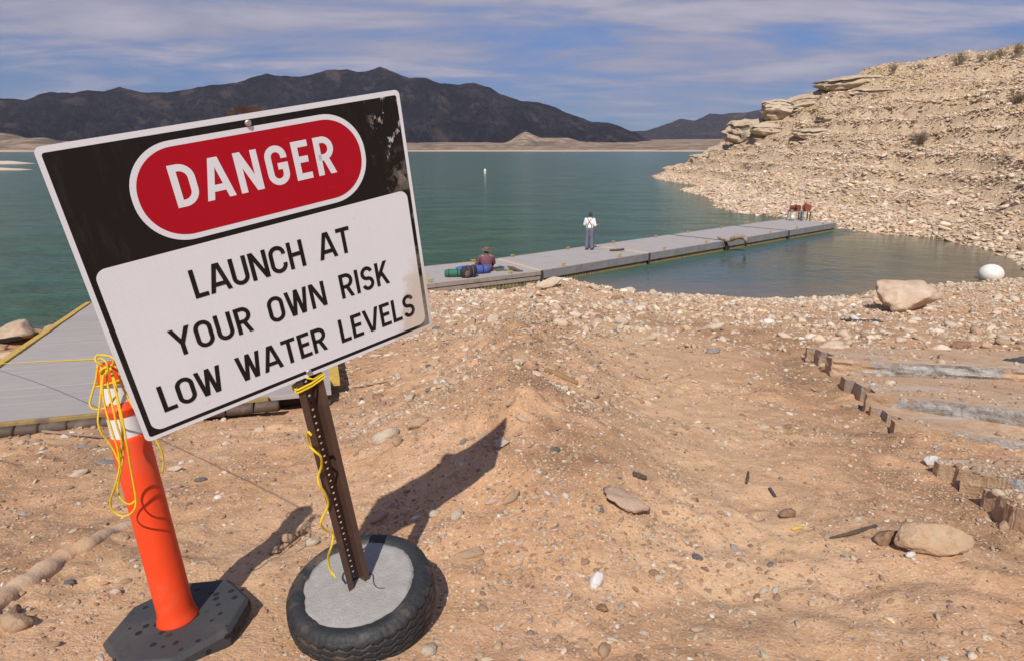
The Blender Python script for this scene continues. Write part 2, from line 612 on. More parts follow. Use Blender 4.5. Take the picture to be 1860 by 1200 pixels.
def near_z(x, y, detail=True):
    ys = np.interp(x, SHX, SHY)
    ye = y + (24.13 - ys) * np.where(x < -3, ss(4.5, 14, y), ss(7, 20, y))
    z = 3.62 - .15 * ye
    z = np.where(z < 0, z * 1.1, z)
    rx = np.interp(y, RIDGE[:, 1], RIDGE[:, 0])
    rh = np.interp(y, RIDGE[:, 1], RIDH) * ss(1.6, 2.6, y) * (1 - ss(19.5, 21, y))
    d = x - rx
    sg = np.where(d < 0, .55 + .05 * np.maximum(y, 0), .75 + .05 * np.maximum(y, 0))
    z = z + rh * np.exp(-(np.abs(d) / sg) ** 1.35) * (1 + .35 * perlin(x * .9, y * .9, 5) + .18 * perlin(x * 2.2, y * 2.2, 6))
    # wheel tracks of the ramp, right of the mound
    tx = np.interp(y, [1, 2, 4.5, 9, 16], [.95, 1.05, 1.35, 1.75, 2.3])
    z = z - .05 * np.exp(-((x - tx) / (.35 + .03 * y)) ** 2) * ss(1, 3, y) * (1 - ss(14, 18, y))
    # washed-out gully beside the slab ends
    gx = np.interp(y, [2, 3, 5.5, 7.5, 9.5], [2.25, 2.4, 2.85, 3.4, 3.9])
    z = z - .09 * np.exp(-((x - gx) / .3) ** 2) * ss(2, 3, y) * (1 - ss(9, 10.5, y))
    # spoil heaps
    for (mx, my, mr_, mh) in ((1.3, 19.4, 1.3, .30), (3.0, 20.2, 1.6, .22), (-1.2, 21.0, 2.0, .12), (-9.4, 11.9, 1.7, .62), (-7.5, 9.3, 1.0, .2), (4.6, 11.2, 1.0, .10), (9.5, 18.6, 3, .15), (15.5, 22.5, 2.5, .2), (-1.4, 7.3, .6, .10)):
        z = z + mh * np.exp(-((x - mx) ** 2 + (y - my) ** 2) / mr_ ** 2)
    return z


def ground_z(x, y):
    x = np.asarray(x, float)
    y = np.asarray(y, float)
    zn = near_z(x, y)
    zh = hill_raw(x, y)
    k = .25
    far = ss(14, 24, x + .25 * (y - 20)) * ss(18, 30, y + .5 * np.maximum(x - 30, 0))
    zh = np.where(far > 0, zh, -5) * 1.0 + (1 - far) * -6
    # old shorelines cut in the hill
    bench = zh + .32 * np.sin(zh * 2 * math.pi / 1.35 + 1.2 * perlin(x * .05, y * .05, 9)) * ss(.4, 1.5, zh) * (1 - ss(9, 13, zh))
    bench = bench + 1.1 * np.exp(-((x - 31.5) ** 2 / 16 + (y - 37.5) ** 2 / 7)) * ss(.1, .8, bench)
    P_ = 1.7
    u_ = bench / P_ + .9 * perlin(x * .045, y * .045, 19) + .25 * perlin(x * .2, y * .2, 20)
    fr = u_ - np.floor(u_)
    stp = np.floor(u_) + ss(.62, 1.0, fr)
    wgt = ss(.8, 2.5, zh) * np.clip(.30 + .75 * ss(-.1, .35, perlin(x * .06 + 5, y * .06, 23)) + .5 * ss(62, 45, x) * ss(4, 7, zh), 0, 1)
    zh = bench + .75 * wgt * P_ * (stp - u_)
    h = np.clip(.5 + .5 * (zh - zn) / k, 0, 1)
    z = zn * (1 - h) + zh * h + k * h * (1 - h) * .5
    hm = ss(.35, .65, h)
    lake = ss(-.05, -.6, z)
    rough = (.060 * perlin(x * .8, y * .8, 1) + .042 * perlin(x * 2.3, y * 2.3, 2) + .024 * perlin(x * 6.1, y * 6.1, 3)
             + .014 * perlin(x * 14, y * 14, 4))
    clod = (np.maximum(perlin(x * 9, y * 9, 11), 0) * .040 + np.maximum(perlin(x * 4.2, y * 4.2, 13) - .1, 0) * .06) * np.clip(ss(.0, .45, perlin(x * .7, y * .7, 12) + .18) + .9 * np.exp(-((x - np.interp(y, RIDGE[:, 1], RIDGE[:, 0]) - .05) / .38) ** 2) * ss(2.5, 3.5, y) * ss(20, 17, y), 0, 1.3)
    fine = .0045 * perlin(x * 33, y * 33, 6) + .0035 * perlin(x * 61, y * 61, 8)
    seat = np.maximum(1 - ss(.30, .48, np.hypot(x + .54, y - 2.10)), 1 - ss(.30, .48, np.hypot(x + 1.2, y - 2.03)))
    rough = rough * (1 - .9 * seat)
    clod = clod * (1 - seat)
    calm = .55 + .45 * ss(0.0, .4, perlin(x * .5 + 3, y * .5, 21) + .1)
    hr = .55 * perlin(x * .16, y * .16, 31) + .40 * perlin(x * .37, y * .37, 32) + .22 * np.abs(perlin(x * .9, y * .9, 33)) + .13 * perlin(x * 1.9, y * 1.9, 34) + .07 * perlin(x * 3.7, y * 3.7, 35)
    z = z + (rough * calm + clod + fine * (y < 12)) * (1 - hm) * (1 - lake) + hr * hm * ss(-.3, 2.5, zh) * .8
    return z


def gz(x, y):
    return float(ground_z(np.array([x]), np.array([y]))[0])


def axis(lo, a, b, hi, step, grow, mx):
    mid = list(np.arange(a, b, step))
    up, s_, p_ = [], step, mid[-1]
    while p_ < hi:
        s_ = min(s_ * grow, mx)
        p_ += s_
        up.append(p_)
    dn, s_, p_ = [], step, mid[0]
    while p_ > lo:
        s_ = min(s_ * grow, mx)
        p_ -= s_
        dn.append(p_)
    return np.array(dn[::-1] + mid + up)


def grid_mesh(name, xs, ys, zfun, mat, attrs=None, smooth=True):
    X, Y = np.meshgrid(xs, ys)
    Z = zfun(X, Y)
    n, m_ = len(xs), len(ys)
    me = bpy.data.meshes.new(name)
    me.vertices.add(n * m_)
    me.vertices.foreach_set('co', np.stack([X, Y, Z], -1).astype(np.float32).ravel())
    idx = np.arange(n * m_).reshape(m_, n)
    q = np.stack([idx[:-1, :-1], idx[:-1, 1:], idx[1:, 1:], idx[1:, :-1]], -1).reshape(-1, 4)
    me.loops.add(q.size)
    me.loops.foreach_set('vertex_index', q.ravel().astype(np.int32))
    me.polygons.add(len(q))
    me.polygons.foreach_set('loop_start', np.arange(0, q.size, 4, dtype=np.int32))
    me.polygons.foreach_set('use_smooth', np.full(len(q), smooth, dtype=bool))
    me.update(calc_edges=True)
    for k, fn in (attrs or {}).items():
        a = me.attributes.new(k, 'FLOAT', 'POINT')
        a.data.foreach_set('value', fn(X, Y, Z).astype(np.float32).ravel())
    me.materials.append(mat)
    o = bpy.data.objects.new(name, me)
    return link(o)


def hill_mask(X, Y, Z):
    return np.maximum(ss(14, 24, X + .25 * (Y - 20)) * ss(24, 34, Y + .4 * np.maximum(X - 24, 0)), 0.0)


def damp_mask(X, Y, Z):
    d = ss(.05, .55, perlin(X * .55, Y * .55, 41) + .5 * perlin(X * 1.7, Y * 1.7, 42)) * ss(1.5, 3.0, X) * (1 - ss(12, 20, Y)) * .75
    gx = np.interp(Y, [2, 3, 5.5, 7.5, 9.5], [2.25, 2.4, 2.85, 3.4, 3.9])
    d = np.maximum(d, .85 * np.exp(-((X - gx) / .45) ** 2) * ss(2.2, 3, Y) * (1 - ss(9, 11, Y)) * ss(-.4, .3, perlin(X * 2, Y * 2, 43)))
    for (mx, my, a, b_) in ((3.75, 10.6, .75, .5), (3.2, 12.0, .9, .5), (1.9, 13.5, .8, .4)):
        d = np.maximum(d, np.exp(-((X - mx) / a) ** 2 - ((Y - my) / b_) ** 2) * .9)
    rx = np.interp(Y, RIDGE[:, 1], RIDGE[:, 0])
    d = np.maximum(d, .8 * np.exp(-((X - rx - .25) / (.35 + .03 * Y)) ** 2) * ss(2.4, 3.4, Y) * (1 - ss(17, 20, Y)) * ss(-.25, .35, perlin(X * 1.6, Y * 1.6, 47) + .4 * perlin(X * 5, Y * 5, 48)))
    d = np.maximum(d, .5 * ss(.1, .45, perlin(X * .9 + 7, Y * .9, 49)) * ss(-1.0, -1.6, X))
    return np.clip(d, 0, 1) * (1 - hill_mask(X, Y, Z))


def pale_mask(X, Y, Z):
    tx = np.interp(Y, [1, 2, 4.5, 9, 16], [.95, 1.05, 1.35, 1.75, 2.3])
    t = np.exp(-((X - tx) / (.5 + .05 * Y)) ** 2) * ss(1, 2.5, Y)
    r = ss(0, .4, perlin(X * .4, Y * .4, 51)) * ss(-.5, -1.2, X) * .6
    sh = ss(15, 21, Y) * .5
    return np.clip(np.maximum(np.maximum(t, r), sh), 0, 1) * (1 - hill_mask(X, Y, Z))


gxs = axis(-90, -2.7, 3.2, 170, .03, 1.045, .62)
gys = axis(-40, .85, 6.2, 230, .03, 1.045, .62)
g_ob = grid_mesh('ground', gxs, gys, ground_z, M['ground'], dict(hill=hill_mask, damp=damp_mask, pale=pale_mask))
g_ob['kind'] = 'structure'

# ------------------------------------------------------------------ lake
def water_mat():
    m_, q, b = new_mat('lake_water')
    p = q.pos()
    sh = q.attr('shallow', out='Fac')
    calm = q.attr('calm', out='Fac')
    n1 = q.noise(q.mapping(p, scale=(.012, .03, 1)), 1, 4, .6)
    n2 = q.noise(q.mapping(p, scale=(.10, .32, 1), rot=(0, 0, R(6))), 1, 5, .6)
    c = q.mix(q.mr(n1, .35, .65), (.040, .104, .076), (.048, .114, .088))
    c = q.mix(q.mr(n2, .40, .62, 0, .8), c, (.034, .080, .036))
    c = q.mix(q.m('MULTIPLY', calm, .75), c, (.050, .072, .062))
    c = q.mix(sh, c, (.15, .115, .07))
    q.put(b.inputs['Base Color'], c)
    b.inputs['Roughness'].default_value = .13
    q.put(b.inputs['Specular IOR Level'], q.mr(calm, 0, 1, .24, .42, False))
    b.inputs['IOR'].default_value = 1.33
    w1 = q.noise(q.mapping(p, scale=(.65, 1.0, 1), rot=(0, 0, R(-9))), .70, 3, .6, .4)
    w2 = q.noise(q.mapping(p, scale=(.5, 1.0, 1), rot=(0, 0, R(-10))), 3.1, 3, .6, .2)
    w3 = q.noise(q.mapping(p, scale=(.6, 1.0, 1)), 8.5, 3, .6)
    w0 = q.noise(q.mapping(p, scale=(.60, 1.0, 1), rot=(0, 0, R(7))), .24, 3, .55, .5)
    hgt = q.m('ADD', q.m('MULTIPLY', w1, .60), q.m('ADD', q.m('MULTIPLY', w2, .20), q.m('MULTIPLY', w3, .04)))
    hgt = q.m('ADD', hgt, q.m('MULTIPLY', w0, .95))
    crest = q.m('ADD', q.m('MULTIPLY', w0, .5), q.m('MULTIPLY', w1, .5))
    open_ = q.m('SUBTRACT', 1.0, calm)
    c = q.mix(q.m('MULTIPLY', open_, q.mr(crest, .50, .62, 0, .55)), c, (.060, .128, .086))  # ripple light and shade painted into the colour: crests lighter, troughs darker
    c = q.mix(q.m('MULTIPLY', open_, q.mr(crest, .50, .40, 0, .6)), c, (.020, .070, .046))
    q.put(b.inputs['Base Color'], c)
    hgt = q.m('MULTIPLY', hgt, q.mr(calm, 0, 1, 1.0, .07, False))
    q.put(b.inputs['Normal'], q.bump(hgt, 1.0, .85))
    return m_


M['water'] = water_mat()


def calm_mask(X, Y, Z):
    # the cove behind the dock is sheltered
    t = (X - 1.13) * .664 - (Y - 25.26) * .748
    return ss(-1.5, 1.5, t) * ss(-.5, 3, X) * ss(62, 46, Y)


wxs = axis(-4200, -14, 40, 4200, 1.0, 1.12, 400)
wys = axis(6, 16, 60, 2700, 1.0, 1.12, 300)
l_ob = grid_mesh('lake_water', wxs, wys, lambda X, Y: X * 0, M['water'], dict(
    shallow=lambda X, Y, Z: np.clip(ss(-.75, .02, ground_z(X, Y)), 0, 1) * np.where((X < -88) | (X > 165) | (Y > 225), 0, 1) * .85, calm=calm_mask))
l_ob['kind'] = 'structure'

# ------------------------------------------------------------------ far shore and mountains
def mountain_mat(name, dark, dark2, lit_or_scrub, thr=(.56, .66), amt=.6, bd=120):
    m_, q, b = new_mat(name)
    p = q.pos()
    c = q.mix(q.mr(q.noise(p, .0035, 9, .72), .38, .62), dark, dark2)
    c = q.mix(q.mr(q.noise(p, .018, 7, .75), .44, .58, 0, .85), c, [x * .6 for x in dark])
    c = q.mix(q.mr(q.noise(p, .004, 6, .6), thr[0], thr[1], 0, amt), c, lit_or_scrub)  # mountains: sunlit patches painted into the colour; plain: dark scrub
    q.put(b.inputs['Base Color'], c)
    b.inputs['Roughness'].default_value = 1
    b.inputs['Specular IOR Level'].default_value = 0
    q.put(b.inputs['Normal'], q.bump(q.noise(p, .010, 9, .75), 1.0, bd))
    return m_


M['mountain'] = mountain_mat('mountain', (.018, .017, .025), (.060, .049, .056), (.17, .12, .095), (.55, .64), .5)  # rock colour darkened to stand for the shadow of clouds
M['mountain_far'] = mountain_mat('mountain_far', (.06, .052, .058), (.085, .07, .07), (.19, .145, .12))
M['plain'] = mountain_mat('plain', (.30, .22, .16), (.42, .31, .225), (.12, .10, .075), (.50, .58), .7, 12)
_q = NT(M['plain'].node_tree)
_b = [n_ for n_ in M['plain'].node_tree.nodes if n_.type == 'BSDF_PRINCIPLED'][0]
_c = _b.inputs['Base Color'].links[0].from_socket
_q.put(_b.inputs['Base Color'], _q.mix(_q.mr(_q.m('ADD', _q.sep(_q.pos())[2], _q.m('MULTIPLY', _q.noise(_q.pos(), .02, 3), 4.0)), 5.5, 8, .9, 0), _c, (.52, .40, .30)))
M['beach'] = simple('beach', (.52, .42, .31), .95, .15, .01)


def px_az_el(px, py):
    v = bearing(px, py)
    return math.atan2(v[0], v[1]), v[2]


def polar_mesh(name, az, rr, hfun, mat):
    A, Rr = np.meshgrid(az, rr)
    Z = hfun(A, Rr)
    X, Y = np.sin(A) * Rr, np.cos(A) * Rr
    V = np.stack([X, Y, Z], -1).reshape(-1, 3)
    n, m_ = len(az), len(rr)
    idx = np.arange(n * m_).reshape(m_, n)
    q = np.stack([idx[:-1, :-1], idx[:-1, 1:], idx[1:, 1:], idx[1:, :-1]], -1).reshape(-1, 4)
    me = bpy.data.meshes.new(name)
    me.vertices.add(len(V))
    me.vertices.foreach_set('co', V.astype(np.float32).ravel())
    me.loops.add(q.size)
    me.loops.foreach_set('vertex_index', q.ravel().astype(np.int32))
    me.polygons.add(len(q))
    me.polygons.foreach_set('loop_start', np.arange(0, q.size, 4, dtype=np.int32))
    me.polygons.foreach_set('use_smooth', np.ones(len(q), dtype=bool))
    me.update(calc_edges=True)
    me.materials.append(mat)
    o = link(bpy.data.objects.new(name, me))
    o['kind'] = 'structure'
    return o


RID1 = [(-900, 215), (-600, 200), (-300, 185), (-100, 170), (0, 178), (45, 181), (90, 165), (130, 170), (160, 163), (190, 166), (218, 157), (262, 168), (300, 167), (325, 165), (380, 154), (430, 150), (450, 142), (485, 133), (510, 137), (540, 138), (560, 136), (590, 128), (630, 125), (650, 131), (668, 128), (690, 121), (720, 132), (745, 141), (770, 141), (800, 151), (830, 153), (860, 150), (890, 158), (910, 171), (950, 183), (978, 185), (1010, 196), (1050, 212), (1080, 222), (1110, 223), (1150, 239), (1200, 262), (1260, 272), (2000, 276)]
RID2 = [(900, 262), (1000, 255), (1100, 246), (1150, 239), (1175, 237), (1205, 227), (1235, 216), (1262, 219), (1290, 207), (1330, 206), (1390, 199), (1450, 196), (1600, 205), (1800, 215), (2200, 225), (2800, 240)]


def ridge_fun(pts, r0, rf, rb, seed, amp):
    ae = np.array([px_az_el(*p) for p in pts])

    def f(A, Rr):
        el = np.interp(A, ae[:, 0], ae[:, 1]) + .0012 * fbm(A * 60, A * 0 + seed, 0, 4)
        zc = np.maximum(CAM_H + r0 * el, 5)
        t = (Rr - rf) / (r0 - rf)
        up = np.clip(t, 0, 1)
        base = zc * (.35 * up + .65 * up ** 1.7)
        back = ss(0, 1, (Rr - r0) / (rb - r0))
        X, Y = np.sin(A) * Rr, np.cos(A) * Rr
        rg = 1 - np.abs(fbm(X / 650, Y / 1100, seed, 6, .55)) * 1.6
        d = (rg - .75) * amp * np.sin(np.clip(t, 0, 1) * math.pi) ** .8 * (zc / 600)
        return base * (1 - .5 * back) + d - 4
    return f


az1 = np.linspace(px_az_el(-900, 270)[0], px_az_el(1400, 270)[0], 900)
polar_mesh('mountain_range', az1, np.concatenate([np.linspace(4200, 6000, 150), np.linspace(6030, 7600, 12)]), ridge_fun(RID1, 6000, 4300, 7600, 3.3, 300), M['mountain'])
az2 = np.linspace(px_az_el(900, 270)[0], px_az_el(2800, 270)[0], 420)
polar_mesh('distant_mountains', az2, np.concatenate([np.linspace(7000, 9000, 50), np.linspace(9040, 11000, 8)]), ridge_fun(RID2, 9000, 7100, 11000, 8.1, 200), M['mountain_far'])


def plain_h(A, Rr):
    X, Y = np.sin(A) * Rr, np.cos(A) * Rr
    sh = 2450 + 160 * fbm(A * 9, A * 0 + 2.2, 0, 3)
    t = (Rr - sh) / 1900
    z = np.where(t < 0, t * 60, 4 * ss(0, .02, t) + 42 * np.clip(t, 0, 3))
    for px, r_, wa, wr, h_ in ((950, 3700, .022, 300, 52), (1010, 3850, .034, 300, 38), (70, 2950, .035, 260, 30), (300, 3600, .06, 500, 40), (-40, 3400, .05, 400, 45)):
        a0 = px_az_el(px, 260)[0]
        z = z + h_ * np.exp(-((A - a0) / wa) ** 2 - ((Rr - r_) / wr) ** 2) * (1 + .35 * fbm(X / 200, Y / 200, 1.5, 3))
    return z + 3 * fbm(X / 150, Y / 150, 4.4, 3) * ss(0, .15, t)


polar_mesh('far_shore', np.linspace(px_az_el(-1200, 270)[0], px_az_el(2800, 270)[0], 700), np.concatenate([np.linspace(2200, 2800, 50), np.linspace(2830, 4600, 60), np.linspace(4700, 7300, 10)]), plain_h, M['plain'])


def sandbar(name, x0, x1, y, wd, h, seed):
    xs = np.linspace(x0, x1, 70)
    ys = np.linspace(y - wd, y + wd, 14)

    def f(X, Y):
        e = np.clip((x1 - X) / 12, 0, 1) ** .5
        return h * (1 - ((Y - y - 3 * perlin(X * .05, Y * 0, seed)) / wd) ** 2 * 2.2) * e * (1 + .35 * perlin(X * .3, Y * .3, seed)) - .12
    o = grid_mesh(name, xs, ys, f, M['beach'])
    o['kind'] = 'structure'


sandbar('sandbar', -330, -183, 258, 9, 1.25, 2.2)
sandbar('sandbar', -240, -126, 178, 5, .75, 4.2)

# ------------------------------------------------------------------ rock shapes
def rock_mesh(name, seed, sub=2, ang=0.0, flat=.7, mat=None, smooth=True, elong=1.25):
    r_ = np.random.default_rng(seed)
    bm = bmesh.new()
    bmesh.ops.create_icosphere(bm, subdivisions=sub, radius=1)
    V = np.array([v.co[:] for v in bm.verts])
    for k in range(int(ang)):
        nrm = r_.normal(size=3)
        nrm[2] *= .8
        nrm /= np.linalg.norm(nrm)
        d = r_.uniform(.45, .8)
        s_ = V @ nrm
        V = V - np.where(s_ > d, (s_ - d) * .93, 0)[:, None] * nrm
    n = fbm(V[:, 0] * 1.1 + seed * 3.7, V[:, 1] * 1.1, V[:, 2] * 1.1 + seed, 2)
    n2 = fbm(V[:, 0] * 3.1 + seed * 1.7, V[:, 1] * 3.1, V[:, 2] * 3.1 + seed, 3)
    V = V * (1 + .26 * n + (.03 if not ang else .10) * n2)[:, None]
    V = V * np.array([elong * r_.uniform(.85, 1.15), r_.uniform(.75, 1.0), flat * r_.uniform(.8, 1.15)])
    for v, c in zip(bm.verts, V):
        v.co = c
    me = bpy.data.meshes.new(name)
    bm.to_mesh(me)
    bm.free()
    if mat: me.materials.append(mat)
    me.polygons.foreach_set('use_smooth', np.full(len(me.polygons), smooth, dtype=bool))
    return me


def scatter(name, pts, mats_coll, label=None):
    """one 'stuff' object: points that carry instanced stones"""
    P, S, Rt, Ix, Co = pts
    me = bpy.data.meshes.new(name)
    me.vertices.add(len(P))
    me.vertices.foreach_set('co', P.astype(np.float32).ravel())
    for nm, ty, arr, key in (('scl', 'FLOAT_VECTOR', S, 'vector'), ('rot', 'FLOAT_VECTOR', Rt, 'vector'), ('idx', 'INT', Ix, 'value')):
        a = me.attributes.new(nm, ty, 'POINT')
        a.data.foreach_set(key, arr.astype(np.int32 if ty == 'INT' else np.float32).ravel())
    a = me.attributes.new('col', 'FLOAT_COLOR', 'POINT')
    a.data.foreach_set('color', np.concatenate([Co, np.ones((len(Co), 1))], 1).astype(np.float32).ravel())
    o = link(bpy.data.objects.new(name, me))
    ng = bpy.data.node_groups.new(name + '_nodes', 'GeometryNodeTree')
    ng.interface.new_socket('Geometry', in_out='INPUT', socket_type='NodeSocketGeometry')
    ng.interface.new_socket('Geometry', in_out='OUTPUT', socket_type='NodeSocketGeometry')
    q = NT(ng)
    gi, go = q.n('NodeGroupInput'), q.n('NodeGroupOutput')
    ip = q.n('GeometryNodeInstanceOnPoints')
    ci = q.n('GeometryNodeCollectionInfo')
    ci.inputs[0].default_value = mats_coll
    ci.inputs['Separate Children'].default_value = True
    ci.inputs['Reset Children'].default_value = True

    def na(nm, ty):
        nd = q.n('GeometryNodeInputNamedAttribute', data_type=ty)
        nd.inputs[0].default_value = nm
        return nd.outputs[0]
    L = ng.links.new
    L(gi.outputs[0], ip.inputs['Points'])
    L(ci.outputs[0], ip.inputs['Instance'])
    ip.inputs['Pick Instance'].default_value = True
    L(na('idx', 'INT'), ip.inputs['Instance Index'])
    L(na('rot', 'FLOAT_VECTOR'), ip.inputs['Rotation'])
    L(na('scl', 'FLOAT_VECTOR'), ip.inputs['Scale'])
    L(ip.outputs[0], go.inputs[0])
    md = o.modifiers.new('scatter', 'NODES')
    md.node_group = ng
    tag(o, label=label, kind='stuff')
    return o


col_r = bpy.data.collections.new('pebble_shapes')
for k in range(10):
    col_r.objects.link(bpy.data.objects.new('pebble_shape_%02d' % k, rock_mesh('pebble_shape', 100 + k, 2, 0 if k < 5 else 6, .78, M['scatter'], True)))
PALC = np.array([(.60, .47, .33), (.52, .37, .24), (.66, .56, .44), (.44, .29, .18), (.58, .44, .33), (.36, .33, .31), (.19, .185, .19), (.72, .67, .61), (.38, .24, .16), (.64, .50, .36)])


def colours(n, wts, jit=.13, hue=.018):
    k = rng.choice(len(PALC), n, p=np.array(wts) / sum(wts))
    return np.clip(PALC[k] * (1 + jit * rng.normal(size=(n, 1))) * (1 + hue * rng.normal(size=(n, 3))), .02, .9)


def make_pts(x, y, size, wts, sink=.3, ang=.5, flat=.8):
    n = len(x)
    z = ground_z(x, y)
    S = size[:, None] * np.stack([rng.uniform(.8, 1.3, n), rng.uniform(.75, 1.1, n), rng.uniform(.6, 1.05, n) * flat], 1)
    Rt = np.stack([rng.normal(0, .25, n), rng.normal(0, .25, n), rng.uniform(0, 6.28, n)], 1)
    Ix = np.where(rng.random(n) < ang, rng.integers(5, 10, n), rng.integers(0, 5, n))
    P = np.stack([x, y, z + size * (.5 - sink) * .6], 1)
    return P, S, Rt, Ix, colours(n, wts)


def cat(*L_):
    return tuple(np.concatenate(z) for z in zip(*L_))


def keep_out(x, y):
    """true where gravel may lie (not on the tyre, the marker foot, the gangway)"""
    ok = ((x + .54) ** 2 + (y - 2.10) ** 2 > .235 ** 2) & ((x + 1.14) ** 2 + (y - 1.98) ** 2 > .255 ** 2)
    u_ = (x + 3.92) * .96 + (y - 4.67) * .28
    v_ = -(x + 3.92) * .28 + (y - 4.67) * .96
    ok &= ~((u_ > -8) & (u_ < 2.25 - .1 * v_) & (v_ > -.02) & (v_ < 9.5))
    return ok


def field(n, x0, x1, y0, y1, smin, smax, pw=2.2, dens=None):
    x = rng.uniform(x0, x1, n)
    y = rng.uniform(y0, y1, n)
    k = np.abs(x) < .86 * y + .8
    if dens is not None:
        k &= rng.random(n) < dens(x, y)
    k &= keep_out(x, y)
    x, y = x[k], y[k]
    u_ = rng.random(len(x))
    s_ = smin * (1 - u_ * (1 - (smin / smax) ** pw)) ** (-1 / pw)
    return x, y, s_


def dn(x, y):
    rx = np.interp(y, RIDGE[:, 1], RIDGE[:, 0])
    e = .22 + .65 * np.exp(-((x - rx - .1) / (1.0 + .05 * y)) ** 2)
    tx = np.interp(y, [1, 2, 4.5, 9, 16], [.95, 1.05, 1.35, 1.75, 2.3])
    e = e * (1 - .6 * np.exp(-((x - tx - .1) / (.3 + .03 * y)) ** 2)) + .35 * ss(2.0, 2.8, x) * ss(5, 3, y)
    return np.clip(e * (.55 + .9 * ss(-.3, .4, perlin(x * 1.3, y * 1.3, 61))), .03, 1)


WT = [5, 7, 4, 9, 5, 1.1, .5, 1.3, 8, 4]
ptsA = make_pts(*field(60000, -3.5, 3.8, .9, 4.6, .0042, .020, 2.0, dn), WT, .44, .75, .9)
ptsB = make_pts(*field(62000, -7, 7.5, 4.2, 9.5, .0075, .045, 2.05, dn), WT, .42, .75, .9)
ptsC = make_pts(*field(90000, -14, 22, 9, 26, 0.016, .13, 2.1, lambda x, y: np.clip(.35 + .5 * ss(16, 22, y) + .4 * ss(-.2, .4, perlin(x * .5, y * .5, 62)), 0, 1) * (near_z(x, y) > -.05)), [9, 5, 8, 3, 7, .8, .3, 2.0, 1.4, 8], .26, .85, .95)
gpts = cat(ptsA, ptsB, ptsC)
scatter('gravel', gpts, col_r)


# hill rubble
def hill_field(n, smin, smax, pw, seed):
    x = rng.uniform(14, 125, n)
    y = rng.uniform(24, 175, n)
    z0 = ground_z(x, y)
    hm = hill_mask(x, y, z0)
    d = np.hypot(x, y)
    k = (hm > .4) & (z0 > -.1) & (x < .88 * y + 6) & (rng.random(n) < np.clip(1.5 - z0 / 16, .12, 1) * (.40 + .5 * ss(-.25, .35, perlin(x * .12, y * .12, seed)) + .65 * ss(-.15, .3, perlin(z0 * .9, x * .04, seed + 4)))) & (rng.random(n) < np.clip(90 / d, .3, 1))
    x, y = x[k], y[k]
    u_ = rng.random(len(x))
    s_ = smin * (1 - u_ * (1 - (smin / smax) ** pw)) ** (-1 / pw)
    return x, y, s_


WH = [9, 7, 6, 2.5, 9, .2, .03, .8, 1.0, 9]
hp = cat(make_pts(*hill_field(1000000, .055, .34, 2.25, 71), WH, .26, 1.0, .62))
scatter('rubble', hp, col_r)

# ------------------------------------------------------------------ points in the world
def ray(px, py):
    x, y = (px - 930) / 1200, (py - 600) / 1200
    return Vector((x, CP - y * SP, -(y * CP + SP)))


def at(px, py, depth):
    return Vector((0, 0, CAM_H)) + ray(px, py) * depth


def at_z(px, py, z):
    r = ray(px, py)
    return Vector((0, 0, CAM_H)) + r * ((z - CAM_H) / r.z)


def hit(px, py):
    """where the line of sight meets the terrain"""
    r = np.array(ray(px, py))
    ds = np.geomspace(1.2, 220, 700)
    P = r[None] * ds[:, None]
    below = (P[:, 2] + CAM_H) < ground_z(P[:, 0], P[:, 1])
    if not below.any():
        return None
    i = int(np.argmax(below))
    lo, hi = ds[max(i - 1, 0)], ds[i]
    for _ in range(12):
        mid = (lo + hi) / 2
        p = r * mid
        if p[2] + CAM_H < gz(p[0], p[1]): hi = mid
        else: lo = mid
    p = r * hi
    return Vector((p[0], p[1], gz(p[0], p[1]))), hi


def ground_rot(x, y, e=.15):
    nx = (gz(x - e, y) - gz(x + e, y)) / (2 * e)
    ny = (gz(x, y - e) - gz(x, y + e)) / (2 * e)
    return Vector((nx, ny, 1)).normalized()


